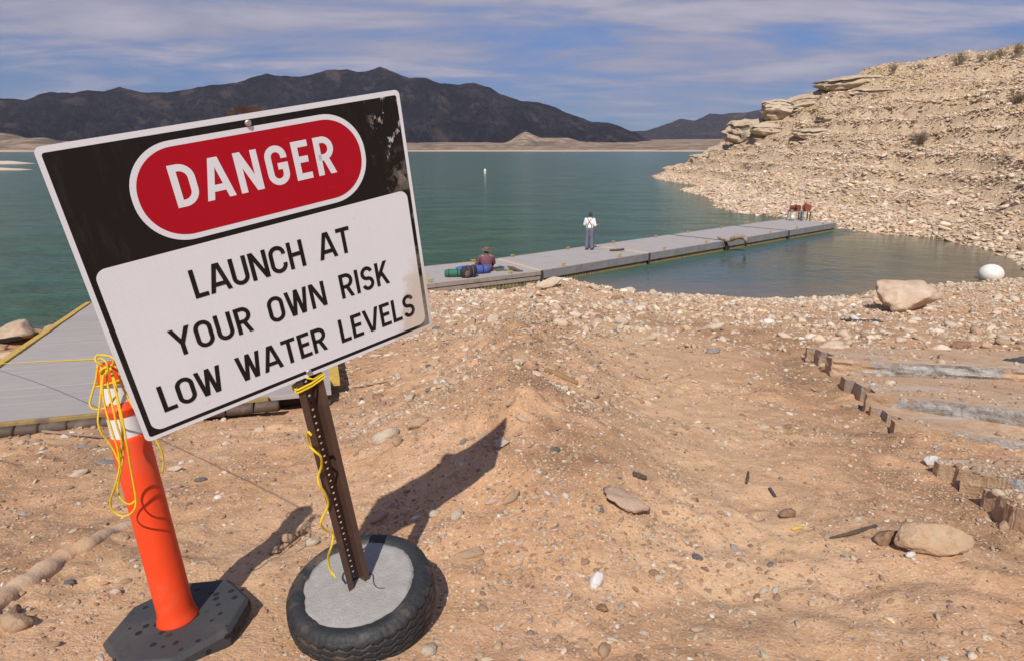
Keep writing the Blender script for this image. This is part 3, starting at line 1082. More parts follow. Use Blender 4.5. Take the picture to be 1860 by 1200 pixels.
# ------------------------------------------------------------------ danger sign
def sheet_mat(name, col, kind='plain', rough=.38):
    m_, q, b = new_mat(name)
    co = q.coord('Object')
    x, y, z = q.sep(co)
    c = q.mix(q.noise(co, 3.5, 5, .6), [k * .93 for k in col], [min(1, k * 1.05) for k in col])
    if kind == 'white':
        ha = q.m('SINE', q.m('MULTIPLY', q.m('ADD', x, z), 620.0))
        hb = q.m('SINE', q.m('MULTIPLY', q.m('SUBTRACT', x, z), 620.0))
        hx = q.m('MAXIMUM', ha, hb)
        c = q.mix(q.m('MULTIPLY', q.mr(hx, .75, 1.0), .15), c, (.44, .44, .48))
        hy = q.m('MAXIMUM', q.m('SINE', q.m('MULTIPLY', x, 205.0)), q.m('SINE', q.m('MULTIPLY', z, 205.0)))
        c = q.mix(q.m('MULTIPLY', q.mr(hy, .95, 1.0), .06), c, (.46, .46, .50))
        # faded tan patch in the lower corner
        e = q.m('ADD', q.m('SUBTRACT', x, .385), q.m('MULTIPLY', q.m('SUBTRACT', 1.25, z), .42))
        e = q.m('ADD', e, q.m('MULTIPLY', q.noise(co, 14, 5, .65), .16))
        c = q.mix(q.m('MULTIPLY', q.mr(e, .075, .11, 0, .75), q.mr(z, 1.20, 1.34, 1, 0)), c, (.55, .47, .37))
        sp = q.mr(q.noise(q.mapping(co, scale=(1, 1, 1.6)), 26, 6, .7), .66, .70, 0, .55)
        c = q.mix(sp, c, (.50, .47, .44))
    if kind == 'black':
        e = q.m('MULTIPLY', q.mr(x, .33, .40), q.mr(z, 1.50, 1.60))
        ns = q.noise(q.mapping(co, scale=(1.0, 1, .55), rot=(0, R(25), 0)), 26, 6, .7)
        c = q.mix(q.m('MULTIPLY', e, q.mr(ns, .555, .59, 0, .95)), c, (.50, .47, .43))
        gm = q.m('MULTIPLY', q.mr(x, .36, .42), q.mr(z, 1.66, 1.60))
        c = q.mix(q.m('MULTIPLY', gm, q.mr(q.noise(co, 22, 5, .6), .47, .56, 0, .8)), c, (.13, .12, .10))
        c = q.mix(q.mr(q.noise(co, 34, 4, .6), .735, .75, 0, .8), c, (.5, .5, .5))
        dust = q.mr(q.noise(q.mapping(co, scale=(4, 1, 1)), 6, 6, .7), .5, .7, 0, .035)
        c = q.mix(dust, c, (.3, .27, .24))
        fd = q.m('MULTIPLY', q.mr(x, .385, .43), q.mr(z, 1.24, 1.14))
        c = q.mix(q.m('MULTIPLY', fd, .38), c, (.42, .38, .34))
    if kind == 'red':
        sc_ = q.noise(q.mapping(co, scale=(.6, 1, 9), rot=(0, R(-9), 0)), 9, 6, .75)
        c = q.mix(q.mr(sc_, .62, .75, 0, .35), c, (.55, .16, .16))
    q.put(b.inputs['Base Color'], c)
    b.inputs['Roughness'].default_value = rough
    b.inputs['Specular IOR Level'].default_value = .22
    if kind == 'white':
        q.put(b.inputs['Normal'], q.bump(q.noise(co, 240, 2, .5), .04, .002))
    return m_


M['sheet_white'] = sheet_mat('sheet_white', (.735, .75, .80), 'white')
M['sheet_black'] = sheet_mat('sheet_black', (.011, .010, .010), 'black', .42)
M['sheet_red'] = sheet_mat('sheet_red', (.40, .004, .016), 'red', .38)
M['aluminium'] = simple('aluminium', (.55, .55, .56), .45, .08, 20, metal=.7)

sU, sV, sN = Vector((.7554, .63, .1805)), Vector((.0767, .1885, -.979)), Vector((-.6508, .7534, .0941))
sCtr = Vector((-.64506, 1.81559, 4.71432))
SZ = 1.425
sM = Matrix.Identity(4)
for i_, ax_ in enumerate((sU.normalized(), sN.normalized(), -sV.normalized())):
    for j_ in range(3):
        sM[j_][i_] = ax_[j_]
sM.translation = sCtr + sV * SZ
sign = thing('danger_sign', 'DANGER sign on a brown steel post set in a concrete filled tyre', 'sign', matrix=sM)


def rrect(x0, x1, y0, y1, r, n=10):
    P = []
    for cx_, cy_, a0 in ((x1 - r, y1 - r, 0), (x0 + r, y1 - r, 90), (x0 + r, y0 + r, 180), (x1 - r, y0 + r, 270)):
        for k in range(n + 1):
            t = R(a0 + 90 * k / n)
            P.append((cx_ + r * math.cos(t), cy_ + r * math.sin(t)))
    return P


def print_sheet(name, outline, off, mat, parent):
    """flat print on the sign face; off in metres in front of the plate"""
    return mesh(name, [(x / 100, -off, SZ + y / 100) for x, y in outline], [tuple(range(len(outline)))], mat, parent)


pl_o = rrect(-45.72, 45.72, -38.1, 38.1, 1.5)
n_ = len(pl_o)
V_ = [(x / 100, 0, SZ + y / 100) for x, y in pl_o] + [(x / 100, .0025, SZ + y / 100) for x, y in pl_o]
F_ = [tuple(range(n_)), tuple(range(2 * n_ - 1, n_ - 1, -1))] + [(i, i + n_, (i + 1) % n_ + n_, (i + 1) % n_) for i in range(n_)]
mesh('sign_panel', V_, F_, parent=sign, mats=[M['sheet_white'], M['aluminium']], mi=[0] + [1] * (len(F_) - 1))
print_sheet('black_field', rrect(-44.6, 44.6, -37.0, 36.7, .7), .0004, M['sheet_black'], sign)
wf_ = print_sheet('white_field', rrect(-43.3, 43.3, -35.9, 9.2, 2.6), .0008, M['sheet_white'], sign)
print_sheet('oval_border', rrect(-30.6, 31.6, 10.7, 34.9, 11.6, 16), .0008, M['sheet_white'], sign)
ro_ = print_sheet('red_oval', rrect(-29.2, 30.2, 12.1, 33.5, 10.3, 16), .0012, M['sheet_red'], sign)

T_ = .165


def arc(cx_, cy_, rx, ry, a0, a1, n=14):
    return [(cx_ + rx * math.cos(R(a0 + (a1 - a0) * k / n)), cy_ + ry * math.sin(R(a0 + (a1 - a0) * k / n))) for k in range(n + 1)]


def glyph(ch, k):
    h = T_ / 2
    if ch == 'I': return T_, [[(h, -.1), (h, 1.1)]]
    if ch == 'L': w_ = .47 * k; return w_, [[(h, 1.1), (h, h), (w_, h)]]
    if ch == 'E': w_ = .5 * k; return w_, [[(w_, 1 - h), (h, 1 - h), (h, h), (w_, h)], [(h, .52), (w_ * .9, .52)]]
    if ch == 'T': w_ = .58 * k; return w_, [[(0, 1 - h), (w_, 1 - h)], [(w_ / 2, 1 - h), (w_ / 2, -.1)]]
    if ch == 'H': w_ = .62 * k; return w_, [[(h, -.1), (h, 1.1)], [(w_ - h, -.1), (w_ - h, 1.1)], [(h, .52), (w_ - h, .52)]]
    if ch == 'N': w_ = .66 * k; return w_, [[(h, -.1), (h, 1.1)], [(w_ - h, -.1), (w_ - h, 1.1)], [(h - .02, 1.06), (w_ - h + .02, -.06)]]
    if ch == 'U':
        w_ = .62 * k; r = w_ / 2 - h
        return w_, [[(h, 1.1)] + arc(w_ / 2, h + r, r, r, 180, 360) + [(w_ - h, 1.1)]]
    if ch in 'OCG':
        w_ = .64 * k; r = w_ / 2 - h
        top, bot = arc(w_ / 2, 1 - h - r, r, r, 0, 180), arc(w_ / 2, h + r, r, r, 180, 360)
        if ch == 'O': return w_, [top + bot + [top[0]], ]
        if ch == 'C': return w_, [[(w_ - h, .66)] + top + bot + [(w_ - h, .34)]]
        return w_, [[(w_ - h, .66)] + top + bot + [(w_ - h, .47), (w_ * .52, .47)]]
    if ch == 'D':
        w_ = .62 * k; r = .62 * w_ / 1.25
        return w_, [[(h, -.1), (h, 1.1)], [(h, 1 - h)] + arc(w_ - h - r, 1 - h - r, r, r, 90, 0) + arc(w_ - h - r, h + r, r, r, 0, -90) + [(h, h)]]
    if ch == 'R':
        w_ = .6 * k; r = .24 * (1 if k > .8 else .9); mid = .46
        r = min(r, (1 - h - mid) / 2)
        return w_, [[(h, -.1), (h, 1 - h)] + arc(w_ - h - r, 1 - h - r, r, r, 90, 0) + arc(w_ - h - r, mid + r, r, r, 0, -90) + [(h, mid)], [(w_ * .50, mid), (w_ - h * .9, -.06)]]
    if ch == 'S':
        w_ = .58 * k; rx = w_ / 2 - h; ry = (1 - 2 * h) / 4
        return w_, [arc(w_ / 2, 1 - h - ry, rx, ry, 15, 270, 20) + arc(w_ / 2, h + ry, rx, ry, 90, -165, 20)[1:]]
    if ch == 'A': w_ = .72 * k; return w_, [[(h * .75 - .03, -.1), (w_ / 2 + .0, 1.12)], [(w_ - h * .75 + .03, -.1), (w_ / 2, 1.12)], [(w_ * .22, .27), (w_ * .78, .27)]]
    if ch == 'V': w_ = .7 * k; return w_, [[(h * .75 - .03, 1.1), (w_ / 2, -.12)], [(w_ - h * .75 + .03, 1.1), (w_ / 2, -.12)]]
    if ch == 'Y': w_ = .7 * k; return w_, [[(h * .7 - .04, 1.1), (w_ / 2, .42)], [(w_ - h * .7 + .04, 1.1), (w_ / 2, .42)], [(w_ / 2, .5), (w_ / 2, -.1)]]
    if ch == 'K': w_ = .64 * k; return w_, [[(h, -.1), (h, 1.1)], [(w_ - h * .9, 1.1), (h + .03, .34)], [(w_ * .40, .58), (w_ - h * .8, -.08)]]
    if ch == 'W':
        w_ = .88 * k
        return w_, [[(h * .7 - .02, 1.1), (w_ * .27, -.1)], [(w_ / 2, 1.0), (w_ * .27, -.1)], [(w_ / 2, 1.0), (w_ * .73, -.1)], [(w_ - h * .7 + .02, 1.1), (w_ * .73, -.1)]]


def lettering(parent, text, x0, x1, y0, y1, mat, k=.9, stroke=.165):
    global T_
    T_ = stroke
    H_ = y1 - y0
    sp = .42
    ws = [sp if c == ' ' else glyph(c, k)[0] for c in text]
    gap = ((x1 - x0) / H_ - sum(ws)) / (len(text) - 1)
    x = 0
    for c, w_ in zip(text, ws):
        if c != ' ':
            V, F = [], []
            lay = 0
            for st in glyph(c, k)[1]:
                bm = bmesh.new()
                st = [p for i, p in enumerate(st) if i == 0 or math.hypot(p[0] - st[i - 1][0], p[1] - st[i - 1][1]) > 1e-5]
                pts = [Vector((p[0], p[1])) for p in st]
                Ls, Rs = [], []
                for i, p in enumerate(pts):
                    a = (p - pts[i - 1]).normalized() if i else None
                    b_ = (pts[i + 1] - p).normalized() if i < len(pts) - 1 else None
                    if st[0] == st[-1] and i in (0, len(pts) - 1):
                        a, b_ = (pts[-1] - pts[-2]).normalized(), (pts[1] - pts[0]).normalized()
                    a, b_ = a or b_, b_ or a
                    t = (a + b_).normalized()
                    nn = Vector((-t.y, t.x))
                    s_ = min(1 / max(abs(nn.dot(Vector((-a.y, a.x)))), .35), 2.4) * T_ / 2
                    Ls.append(p + nn * s_)
                    Rs.append(p - nn * s_)
                vs = [(bm.verts.new((l.x, l.y, 0)), bm.verts.new((r.x, r.y, 0))) for l, r in zip(Ls, Rs)]
                for i in range(len(vs) - 1):
                    try: bm.faces.new((vs[i][0], vs[i][1], vs[i + 1][1], vs[i + 1][0]))
                    except ValueError: pass
                for co, no in (((0, 0, 0), (0, -1, 0)), ((0, 1, 0), (0, 1, 0))):
                    bmesh.ops.bisect_plane(bm, geom=bm.verts[:] + bm.edges[:] + bm.faces[:], plane_co=co, plane_no=no, clear_outer=True)
                bm.verts.index_update()
                k0 = len(V)
                lay += 1
                for v in bm.verts:
                    V.append(((x0 + (x + v.co.x) * H_) / 100, -.0016 - .00004 * (lay % 4), SZ + (y0 + v.co.y * H_) / 100))
                for f in bm.faces:
                    F.append([v.index + k0 for v in f.verts])
                bm.free()
            o = mesh('letter', V, F, mat, parent)
            bm = bmesh.new()
            bm.from_mesh(o.data)
            for f in bm.faces:
                f.normal_update()
                if f.normal.y > 0: f.normal_flip()
            bm.to_mesh(o.data)
            bm.free()
        x += w_ + gap


lettering(ro_, 'DANGER', -21.2, 22.0, 19.0, 29.3, M['sheet_white'], .90, .165)
lettering(wf_, 'LAUNCH AT', -23.6, 22.0, -4.5, 3.3, M['sheet_black'], .95, .148)
lettering(wf_, 'YOUR OWN RISK', -32.5, 32.6, -18.0, -10.4, M['sheet_black'], .95, .148)
lettering(wf_, 'LOW WATER LEVELS', -39.3, 39.8, -31.7, -24.0, M['sheet_black'], .95, .148)
for zb in (35.8, -36.4):
    mb = MB()
    mb.lathe([(.0085, -.001), (.0085, .0035), (.006, .006)], 10)
    o = mb.build('bolt', M['bolt_metal'], sign)
    o.matrix_local = Matrix.Translation((.005, -.001, SZ + zb / 100)) @ Matrix.Rotation(R(90), 4, 'X')

# post: hat channel with punched holes in the web
PX = .004
zb0, zb1 = .15, SZ + .395


def strip(mb, a, b_, t=.0035):
    """vertical wall between plan points a and b"""
    a, b_ = Vector(a), Vector(b_)
    d = (b_ - a).normalized()
    nn = Vector((-d.y, d.x)) * t / 2
    q_ = [a + nn, a - nn, b_ - nn, b_ + nn]
    V = [(p.x, p.y, z) for z in (zb0, zb1) for p in q_]
    mb.add(V, [(0, 1, 2, 3), (7, 6, 5, 4), (0, 4, 5, 1), (1, 5, 6, 2), (2, 6, 7, 3), (3, 7, 4, 0)])


mb = MB()
strip(mb, (PX - .042, .006), (PX - .0215, .006))
strip(mb, (PX + .042, .006), (PX + .0215, .006))
strip(mb, (PX - .0232, .0079), (PX - .017, .038))
strip(mb, (PX + .0232, .0079), (PX + .017, .038))
# web with holes
y_w, hw, pitch, hr_ = .0395, .0168, .0254, .0047
nz = int((zb1 - zb0) / pitch)
V, F = [], []
for i in range(nz):
    z0_, z1_ = zb0 + i * (zb1 - zb0) / nz, zb0 + (i + 1) * (zb1 - zb0) / nz
    zc = (z0_ + z1_) / 2
    k0 = len(V)
    ring = [(hr_ * math.cos(R(45 * j + 22.5)), hr_ * math.sin(R(45 * j + 22.5))) for j in range(8)]
    outer = []
    for j in range(8):
        cx_, cz_ = ring[j]
        m_ = max(abs(cx_), abs(cz_))
        outer.append((cx_ / m_ * hw, cz_ / m_ * (z1_ - z0_) / 2))
    for yy in (y_w - .0015, y_w + .0015):
        for P_ in (ring, outer):
            V += [(PX + p[0], yy, zc + p[1]) for p in P_]
    for j in range(8):
        j2 = (j + 1) % 8
        F += [(k0 + j, k0 + j2, k0 + 8 + j2, k0 + 8 + j), (k0 + 16 + j2, k0 + 16 + j, k0 + 24 + j, k0 + 24 + j2), (k0 + j2, k0 + j, k0 + 16 + j, k0 + 16 + j2)]
    corners = [(k0 + 8 + 0, k0 + 8 + 1), ]
    # fill the four corner triangles of each cell
    for (sx_, sz_), (a, b_) in zip(((1, 1), (-1, 1), (-1, -1), (1, -1)), ((0, 1), (2, 3), (4, 5), (6, 7))):
        for yy, o_ in ((y_w - .0015, 8), (y_w + .0015, 24)):
            V.append((PX + sx_ * hw, yy, zc + sz_ * (z1_ - z0_) / 2))
            F.append((k0 + o_ + a, k0 + o_ + b_, len(V) - 1))
mb.add(V, F)
mb.build('post', M['brown_paint'], sign)

# tyre
NS = 288
prof = [(.10, .02), (.165, .10), (.180, .150), (.192, .166), (.208, .1745), (.224, .1765), (.238, .173), (.248, .166), (.2555, .157)]
zt = np.linspace(.1515, .028, 50)
prof += [(.2600 + .0075 * (1 - ((z - .09) / .062) ** 2), z) for z in zt]
prof += [(.2575, .020), (.250, .010), (.236, .002), (.20, .0), (.10, .0)]
prof = np.array(prof)
th = np.linspace(0, 2 * math.pi, NS, endpoint=False)
tri = lambda a: np.abs(((a / (2 * math.pi)) % 1) * 2 - 1) * 2 - 1
V, F = [], []
for i, (r, z) in enumerate(prof):
    rr = np.full(NS, r)
    if 9 <= i < 59:
        for gi_, zc in enumerate((.137, .112, .088, .064, .041)):
            zig = .0065 * tri(th * 32 + gi_ * 1.3)
            rr = rr - .009 * (np.abs(z - zc - zig) < .0027)
        rr = rr - .004 * ((tri(th * 64) > .72) & (z > .142)) - .0025 * ((tri(th * 64 + 2) > .8) & (z < .142) & (z > .116))
    if 4 <= i <= 8:
        rr = rr - .0025 * ((tri(th * 64) > .5) & (i >= 7))
    wob = 1 + .004 * np.sin(th * 3 + 1) + .003 * np.sin(th * 7)
    zz_ = z + .0015 * np.sin(th * 5 + .5) * (z > .1)
    V.append(np.stack([rr * wob * np.cos(th) + .010, rr * wob * np.sin(th) + .022, zz_], 1))
V = np.concatenate(V)
n_ = len(prof)
F = [(i * NS + k, (i + 1) * NS + k, (i + 1) * NS + (k + 1) % NS, i * NS + (k + 1) % NS) for i in range(n_ - 1) for k in range(NS)]
mb = MB()
mb.add(V, F)
tyre = mb.build('tyre', M['tyre_rubber'], sign)
tyre.data.polygons.foreach_set('use_smooth', np.ones(len(tyre.data.polygons), dtype=bool))
# concrete fill
V, F = [(.010, .022, .1735)], []
NR, NA = 14, 120
for i in range(1, NR + 1):
    for k in range(NA):
        a = 2 * math.pi * k / NA
        rad = .199 + .010 * float(perlin(3 * math.cos(a), 3 * math.sin(a), 2.5)) + .006 * float(perlin(11 * math.cos(a), 11 * math.sin(a), 7.5))
        r = rad * min(i / (NR - 1), 1)
        x, y = r * math.cos(a), r * math.sin(a)
        z = .1735 + .0028 * float(perlin(x * 30, y * 30, 1)) + .0014 * float(perlin(x * 90, y * 90, 2)) - (.004 if i == NR - 1 else 0) - (.03 if i == NR else 0)
        V.append((x + .010, y + .022, z))
F = [(0, 1 + k, 1 + (k + 1) % NA) for k in range(NA)]
for i in range(NR - 1):
    for k in range(NA):
        F.append((1 + i * NA + k, 1 + (i + 1) * NA + k, 1 + (i + 1) * NA + (k + 1) % NA, 1 + i * NA + (k + 1) % NA))
mb = MB(); mb.add(V, F)
mb.build('concrete_fill', M['concrete'], sign, True)
mb = MB()
mb.tube(smooth_path([(.050, .030, .174), (.062, .012, .178), (.045, -.025, .177), (.043, -.055, .177), (.06, -.075, .176)]), .0016, 6)
mb.build('wire', M['dark_metal'], sign, True)

# yellow cord on the post
mb = MB()
zc_ = SZ - .381 - .035
for k, dz in enumerate((0, .009)):
    q_ = [(PX - .047, .002, zc_ + dz - .004), (PX, -.001, zc_ + dz + .001), (PX + .047, .002, zc_ + dz + .012), (PX + .047, .030, zc_ + dz + .010), (PX, .047, zc_ + dz + .005), (PX - .047, .030, zc_ + dz)]
    q_.append(q_[0])
    mb.tube([sM @ Vector(p) for p in q_], .0036, 7)
mb.tube([sM @ Vector(p) for p in ((PX - .01, .0, zc_ + .035), (PX + .01, .0, zc_ + .02), (PX + .047, .004, zc_ + .024))], .0033, 7)
tail = [(566, 790), (560, 784), (559, 793), (562, 808), (572, 819), (583, 829), (584, 845), (578, 864), (580, 880), (590, 894), (596, 915), (588, 934), (582, 950), (590, 961), (604, 968), (604, 985), (599, 1000), (596, 1013), (599, 1033), (611, 1049)]
tp = [at(px, py, 1.985 + .335 * (i / (len(tail) - 1)) - .015 * math.sin(i * 1.7)) for i, (px, py) in enumerate(tail)]
mb.tube(smooth_path(tp, 4), .0040, 7)
tag(mb.build('tied_rope', M['yellow_rope'], None, True), 'short yellow cord knotted round the brown sign post, its kinked tail hanging to the concrete', 'rope')

# ------------------------------------------------------------------ orange marker post
dl = Vector((-1.205, 2.035))
dz_ = gz(dl.x, dl.y)
up = (Vector((-.105, .015, 1))).normalized()
dM = up.to_track_quat('Z', 'Y').to_matrix().to_4x4() @ Matrix.Rotation(R(8), 4, 'Z')
dM.translation = (dl.x, dl.y, dz_ + .002)
mark = thing('marker_post', 'tall orange marker post with two white bands standing in a black octagonal rubber foot', 'marker post', matrix=dM)
mb = MB()
oct_ = [(.245 * math.cos(R(22.5 + 45 * k)), .245 * math.sin(R(22.5 + 45 * k))) for k in range(8)]
V = []
for s_, z in ((1.0, -.01), (1.0, .035), (.94, .052)):
    V += [(x * s_, y * s_, z) for x, y in oct_]
F = [tuple(range(7, -1, -1)), tuple(range(16, 24))] + [(i * 8 + k, i * 8 + (k + 1) % 8, (i + 1) * 8 + (k + 1) % 8, (i + 1) * 8 + k) for i in range(2) for k in range(8)]
mb.add(V, F)
m_, q, b = new_mat('wet_rubber')
co = q.coord('Object')
c = q.mix(q.noise(co, 7, 6, .65), (.030, .031, .034), (.055, .055, .057))
spots = q.vor(co, 26)
pick = q.n('ShaderNodeSeparateColor')
q.put(pick.inputs[0], q.vor(co, 26, 'F1', 'Color'))
sp = q.m('MULTIPLY', q.mr(spots, .28, .36, 1, 0), q.mr(pick.outputs[0], .45, .5))
c = q.mix(q.mr(q.noise(co, 3, 6, .7), .5, .7, 0, .35), c, (.13, .10, .075))
c = q.mix(sp, c, (.008, .008, .009))
q.put(b.inputs['Base Color'], c)
b.inputs['Roughness'].default_value = .75
q.put(b.inputs['Normal'], q.bump(q.noise(co, 70, 4, .6), .2, .01))
mb.build('rubber_foot', m_, mark, bevel=.005)
mb = MB()
mb.lathe([(.071, .05), (.070, .058), (.064, .075), (.0605, .10), (.0600, .30), (.0595, .55), (.0590, .752), (.0575, .765), (.0555, .772), (.050, .774)], 40, capb=True, capt=True)
mb.build('tube', M['orange_plastic'], mark, True)
for z0_, z1_, nm, mt, r0_, r1_ in ((.772, .842, 'reflective_band', 'band_white', .0525, .0505), (.8422, .892, 'collar', 'orange_plastic', .0530, .0500), (.8922, .958, 'reflective_band', 'band_white', .0475, .0455)):
    mb = MB()
    if nm == 'collar':
        mb.lathe([(r0_ - .002, z0_), (r0_, z0_ + .003), (r0_, z0_ + .018), (r0_ + .0025, z0_ + .022), (r0_ + .002, z0_ + .030), (r1_, z0_ + .034), (r1_, z1_ - .003), (r1_ - .003, z1_)], 36, capb=False, capt=False)
    else:
        mb.lathe([(r0_, z0_), (r1_, z1_)], 36, capb=False, capt=False)
    mb.build(nm, M[mt], mark, True)
mb = MB()
mb.lathe([(.0475, .9582), (.048, .963), (.0455, .995), (.041, 1.012), (.028, 1.022), (.0, 1.024)], 32, capt=False)
mb.build('cap', M['orange_plastic'], mark, True)

# yellow rope hung on the marker
mb = MB()
top = dM @ Vector((0, 0, .975))
ax1 = dM.to_3x3() @ Vector((1, 0, 0)); ax2 = dM.to_3x3() @ Vector((0, 1, 0)); axz = dM.to_3x3() @ Vector((0, 0, 1))
for k in range(1):
    pts = []
    for j in range(25):
        a = 2 * math.pi * j / 24
        rr_ = .056 + .004 * math.sin(a * 3 + k)
        pts.append(top + ax1 * rr_ * math.cos(a) + ax2 * rr_ * math.sin(a) + axz * (.012 * k - .012 + .010 * math.sin(a + k)))
    mb.tube(pts, .0033, 7, caps=False)
D0 = 2.03
knot = [(186, 662), (174, 655), (176, 645), (192, 645), (206, 650), (204, 662), (190, 668), (182, 674), (188, 680), (196, 672), (192, 656), (182, 650)]
mb.tube(smooth_path([at(px, py, D0 - .03 - .008 * math.sin(i * 2.1)) for i, (px, py) in enumerate(knot)], 4), .0033, 7)
for li, (lp, dd) in enumerate((
        ([(178, 660), (174, 690), (167, 715), (163, 732), (168, 741), (180, 743), (195, 738), (206, 725), (212, 708), (205, 680), (196, 662)], .02),
        ([(184, 664), (184, 700), (181, 735), (178, 765), (184, 785), (196, 800), (207, 818), (216, 838), (219, 850), (214, 815), (203, 780), (192, 742), (186, 705), (190, 665)], .0),
        ([(192, 664), (196, 700), (204, 735), (212, 770), (221, 800), (218, 840), (214, 865), (208, 885), (201, 905), (202, 922), (214, 934), (230, 936), (243, 926), (247, 910), (243, 880), (236, 840), (228, 790), (218, 740), (208, 700), (200, 665)], .01),
        ([(200, 664), (212, 720), (222, 780), (224, 830), (216, 870), (214, 890), (222, 908), (236, 915), (246, 908)], .03),
        ([(206, 655), (216, 680), (224, 705), (240, 735), (262, 770), (282, 796), (293, 818), (297, 838), (295, 858)], .05))):
    mb.tube(smooth_path([at(px, py, D0 - .02 + dd + .10 * max(0, (py - 780) / 160) + .006 * math.sin(i * 1.3 + li)) for i, (px, py) in enumerate(lp)], 4), .0032, 7)
line = [at(188, 652, D0), at(150, 653, 2.5), at(60, 657, 4.4), at(0, 660, 6.3), at(-90, 664, 9.2)]
mb.tube(smooth_path(line, 8), .0030, 7)
tag(mb.build('yellow_rope', M['yellow_rope'], None, True), 'tangled yellow rope hung in loops from the orange marker post', 'rope')

# ------------------------------------------------------------------ gangway on the bank
hd_ = R(16.3)
gU, gW = Vector((math.cos(hd_), math.sin(hd_), 0)), Vector((-math.sin(hd_), math.cos(hd_), -.100))
gO = Vector((-3.92, 4.67, 3.00))
gM = Matrix.Identity(4)
gz_ax = gU.cross(gW).normalized()
gWn = gW.normalized()
for j_ in range(3):
    gM[j_][0], gM[j_][1], gM[j_][2] = gU[j_], gWn[j_], gz_ax[j_]
gM.translation = gO
gang = thing('gangway', 'grey planked gangway lying on the bank behind the orange marker, edged in worn yellow', 'gangway', matrix=gM)


def plank_mat(name, col):
    m_, q, b = new_mat(name)
    co = q.coord('Object')
    oi = q.n('ShaderNodeObjectInfo').outputs['Random']
    g = q.noise(q.mapping(co, scale=(.6, 9, 9)), 5, 6, .65)
    c = q.mix(q.mr(g, .3, .7), [x * .86 for x in col], [x * 1.1 for x in col])
    c = q.mix(q.m('MULTIPLY', oi, .35), c, [x * .8 for x in col])
    c = q.mix(q.mr(q.noise(co, 2.2, 6, .65), .5, .7, 0, .45), c, (.36, .30, .25))
    c = q.mix(q.mr(q.noise(co, 30, 3, .6), .70, .73, 0, .7), c, (.55, .53, .5))
    q.put(b.inputs['Base Color'], c)
    b.inputs['Roughness'].default_value = .85
    q.put(b.inputs['Normal'], q.bump(g, .25, .006))
    return m_


M['plank'] = plank_mat('plank', (.37, .33, .31))
lx = lambda v: -.60 - .154 * v
vv, k = .02, 0
while vv < 8.9:
    wd = .29 + .02 * math.sin(k * 2.3)
    x0, x1 = lx(vv) + .06, 2.46
    dz = .003 * math.sin(k * 5.1)
    mb = MB()
    V = [(lx(vv) + .06, vv, dz), (2.46, vv, dz), (2.46, vv + wd - .009, dz), (lx(vv + wd) + .06, vv + wd - .009, dz)]
    V += [(x, y, z - .04) for x, y, z in V]
    mb.add(V, [(0, 1, 2, 3), (7, 6, 5, 4), (0, 4, 5, 1), (1, 5, 6, 2), (2, 6, 7, 3), (3, 7, 4, 0)])
    mb.build('plank', M['plank'], gang, bevel=.003)
    vv += wd
    k += 1
mb = MB()
for v0_ in (.3, 2.3, 4.4, 6.6, 8.6):
    mb.box((.9 - .09 * v0_, v0_, -.10), (3.0, .1, .11))
for xx_ in (-.5, 2.35):
    pass
mb.tube([(lx(0) + .1, .0, -.10), (lx(8.8) + .1, 8.8, -.10)], .05, 4)
mb.tube([(2.4, .0, -.10), (2.4, 8.8, -.10)], .05, 4)
mb.build('frame', M['dark_wood'], gang)
for side in (0, 1):
    mb = MB()
    a, b_ = ((lx(0), 0), (lx(8.95), 8.95)) if side == 0 else ((2.50, .45), (2.50, 8.95))
    segs = 9
    pts = []
    V, F = [], []
    for i in range(segs + 1):
        t = i / segs
        x, y = a[0] + (b_[0] - a[0]) * t, a[1] + (b_[1] - a[1]) * t
        x += .008 * math.sin(i * 3.1)
        V += [(x - .045, y, .018), (x + .045, y, .018), (x + .045, y, -.07), (x - .045, y, -.07)]
    for i in range(segs):
        for k in range(4):
            F.append((i * 4 + k, i * 4 + (k + 1) % 4, i * 4 + 4 + (k + 1) % 4, i * 4 + 4 + k))
    F += [(3, 2, 1, 0), tuple(segs * 4 + k for k in range(4))]
    mb.add(V, F)
    mb.build('edge_strip', M['yellow_paint'], gang, bevel=.006)
mb = MB()
mb.box((.60, -.012, -.012), (2.7, .045, .035))
mb.build('front_strip', M['yellow_worn'], gang, bevel=.006)
xs_ = -1.6
k = 0
while xs_ < 2.0:
    L_ = .19 + .03 * math.sin(k * 1.9)
    mb = MB()
    mb.tube([(xs_ + .004, -.075, -.062 + .004 * math.sin(k * 2.2)), (xs_ + .02, -.075, -.062), (xs_ + L_ - .02, -.075, -.062), (xs_ + L_ - .004, -.075, -.062)], [.040, .046, .046, .040], 12)
    mb.build('roller', M['roller'], gang, True)
    xs_ += L_
    k += 1

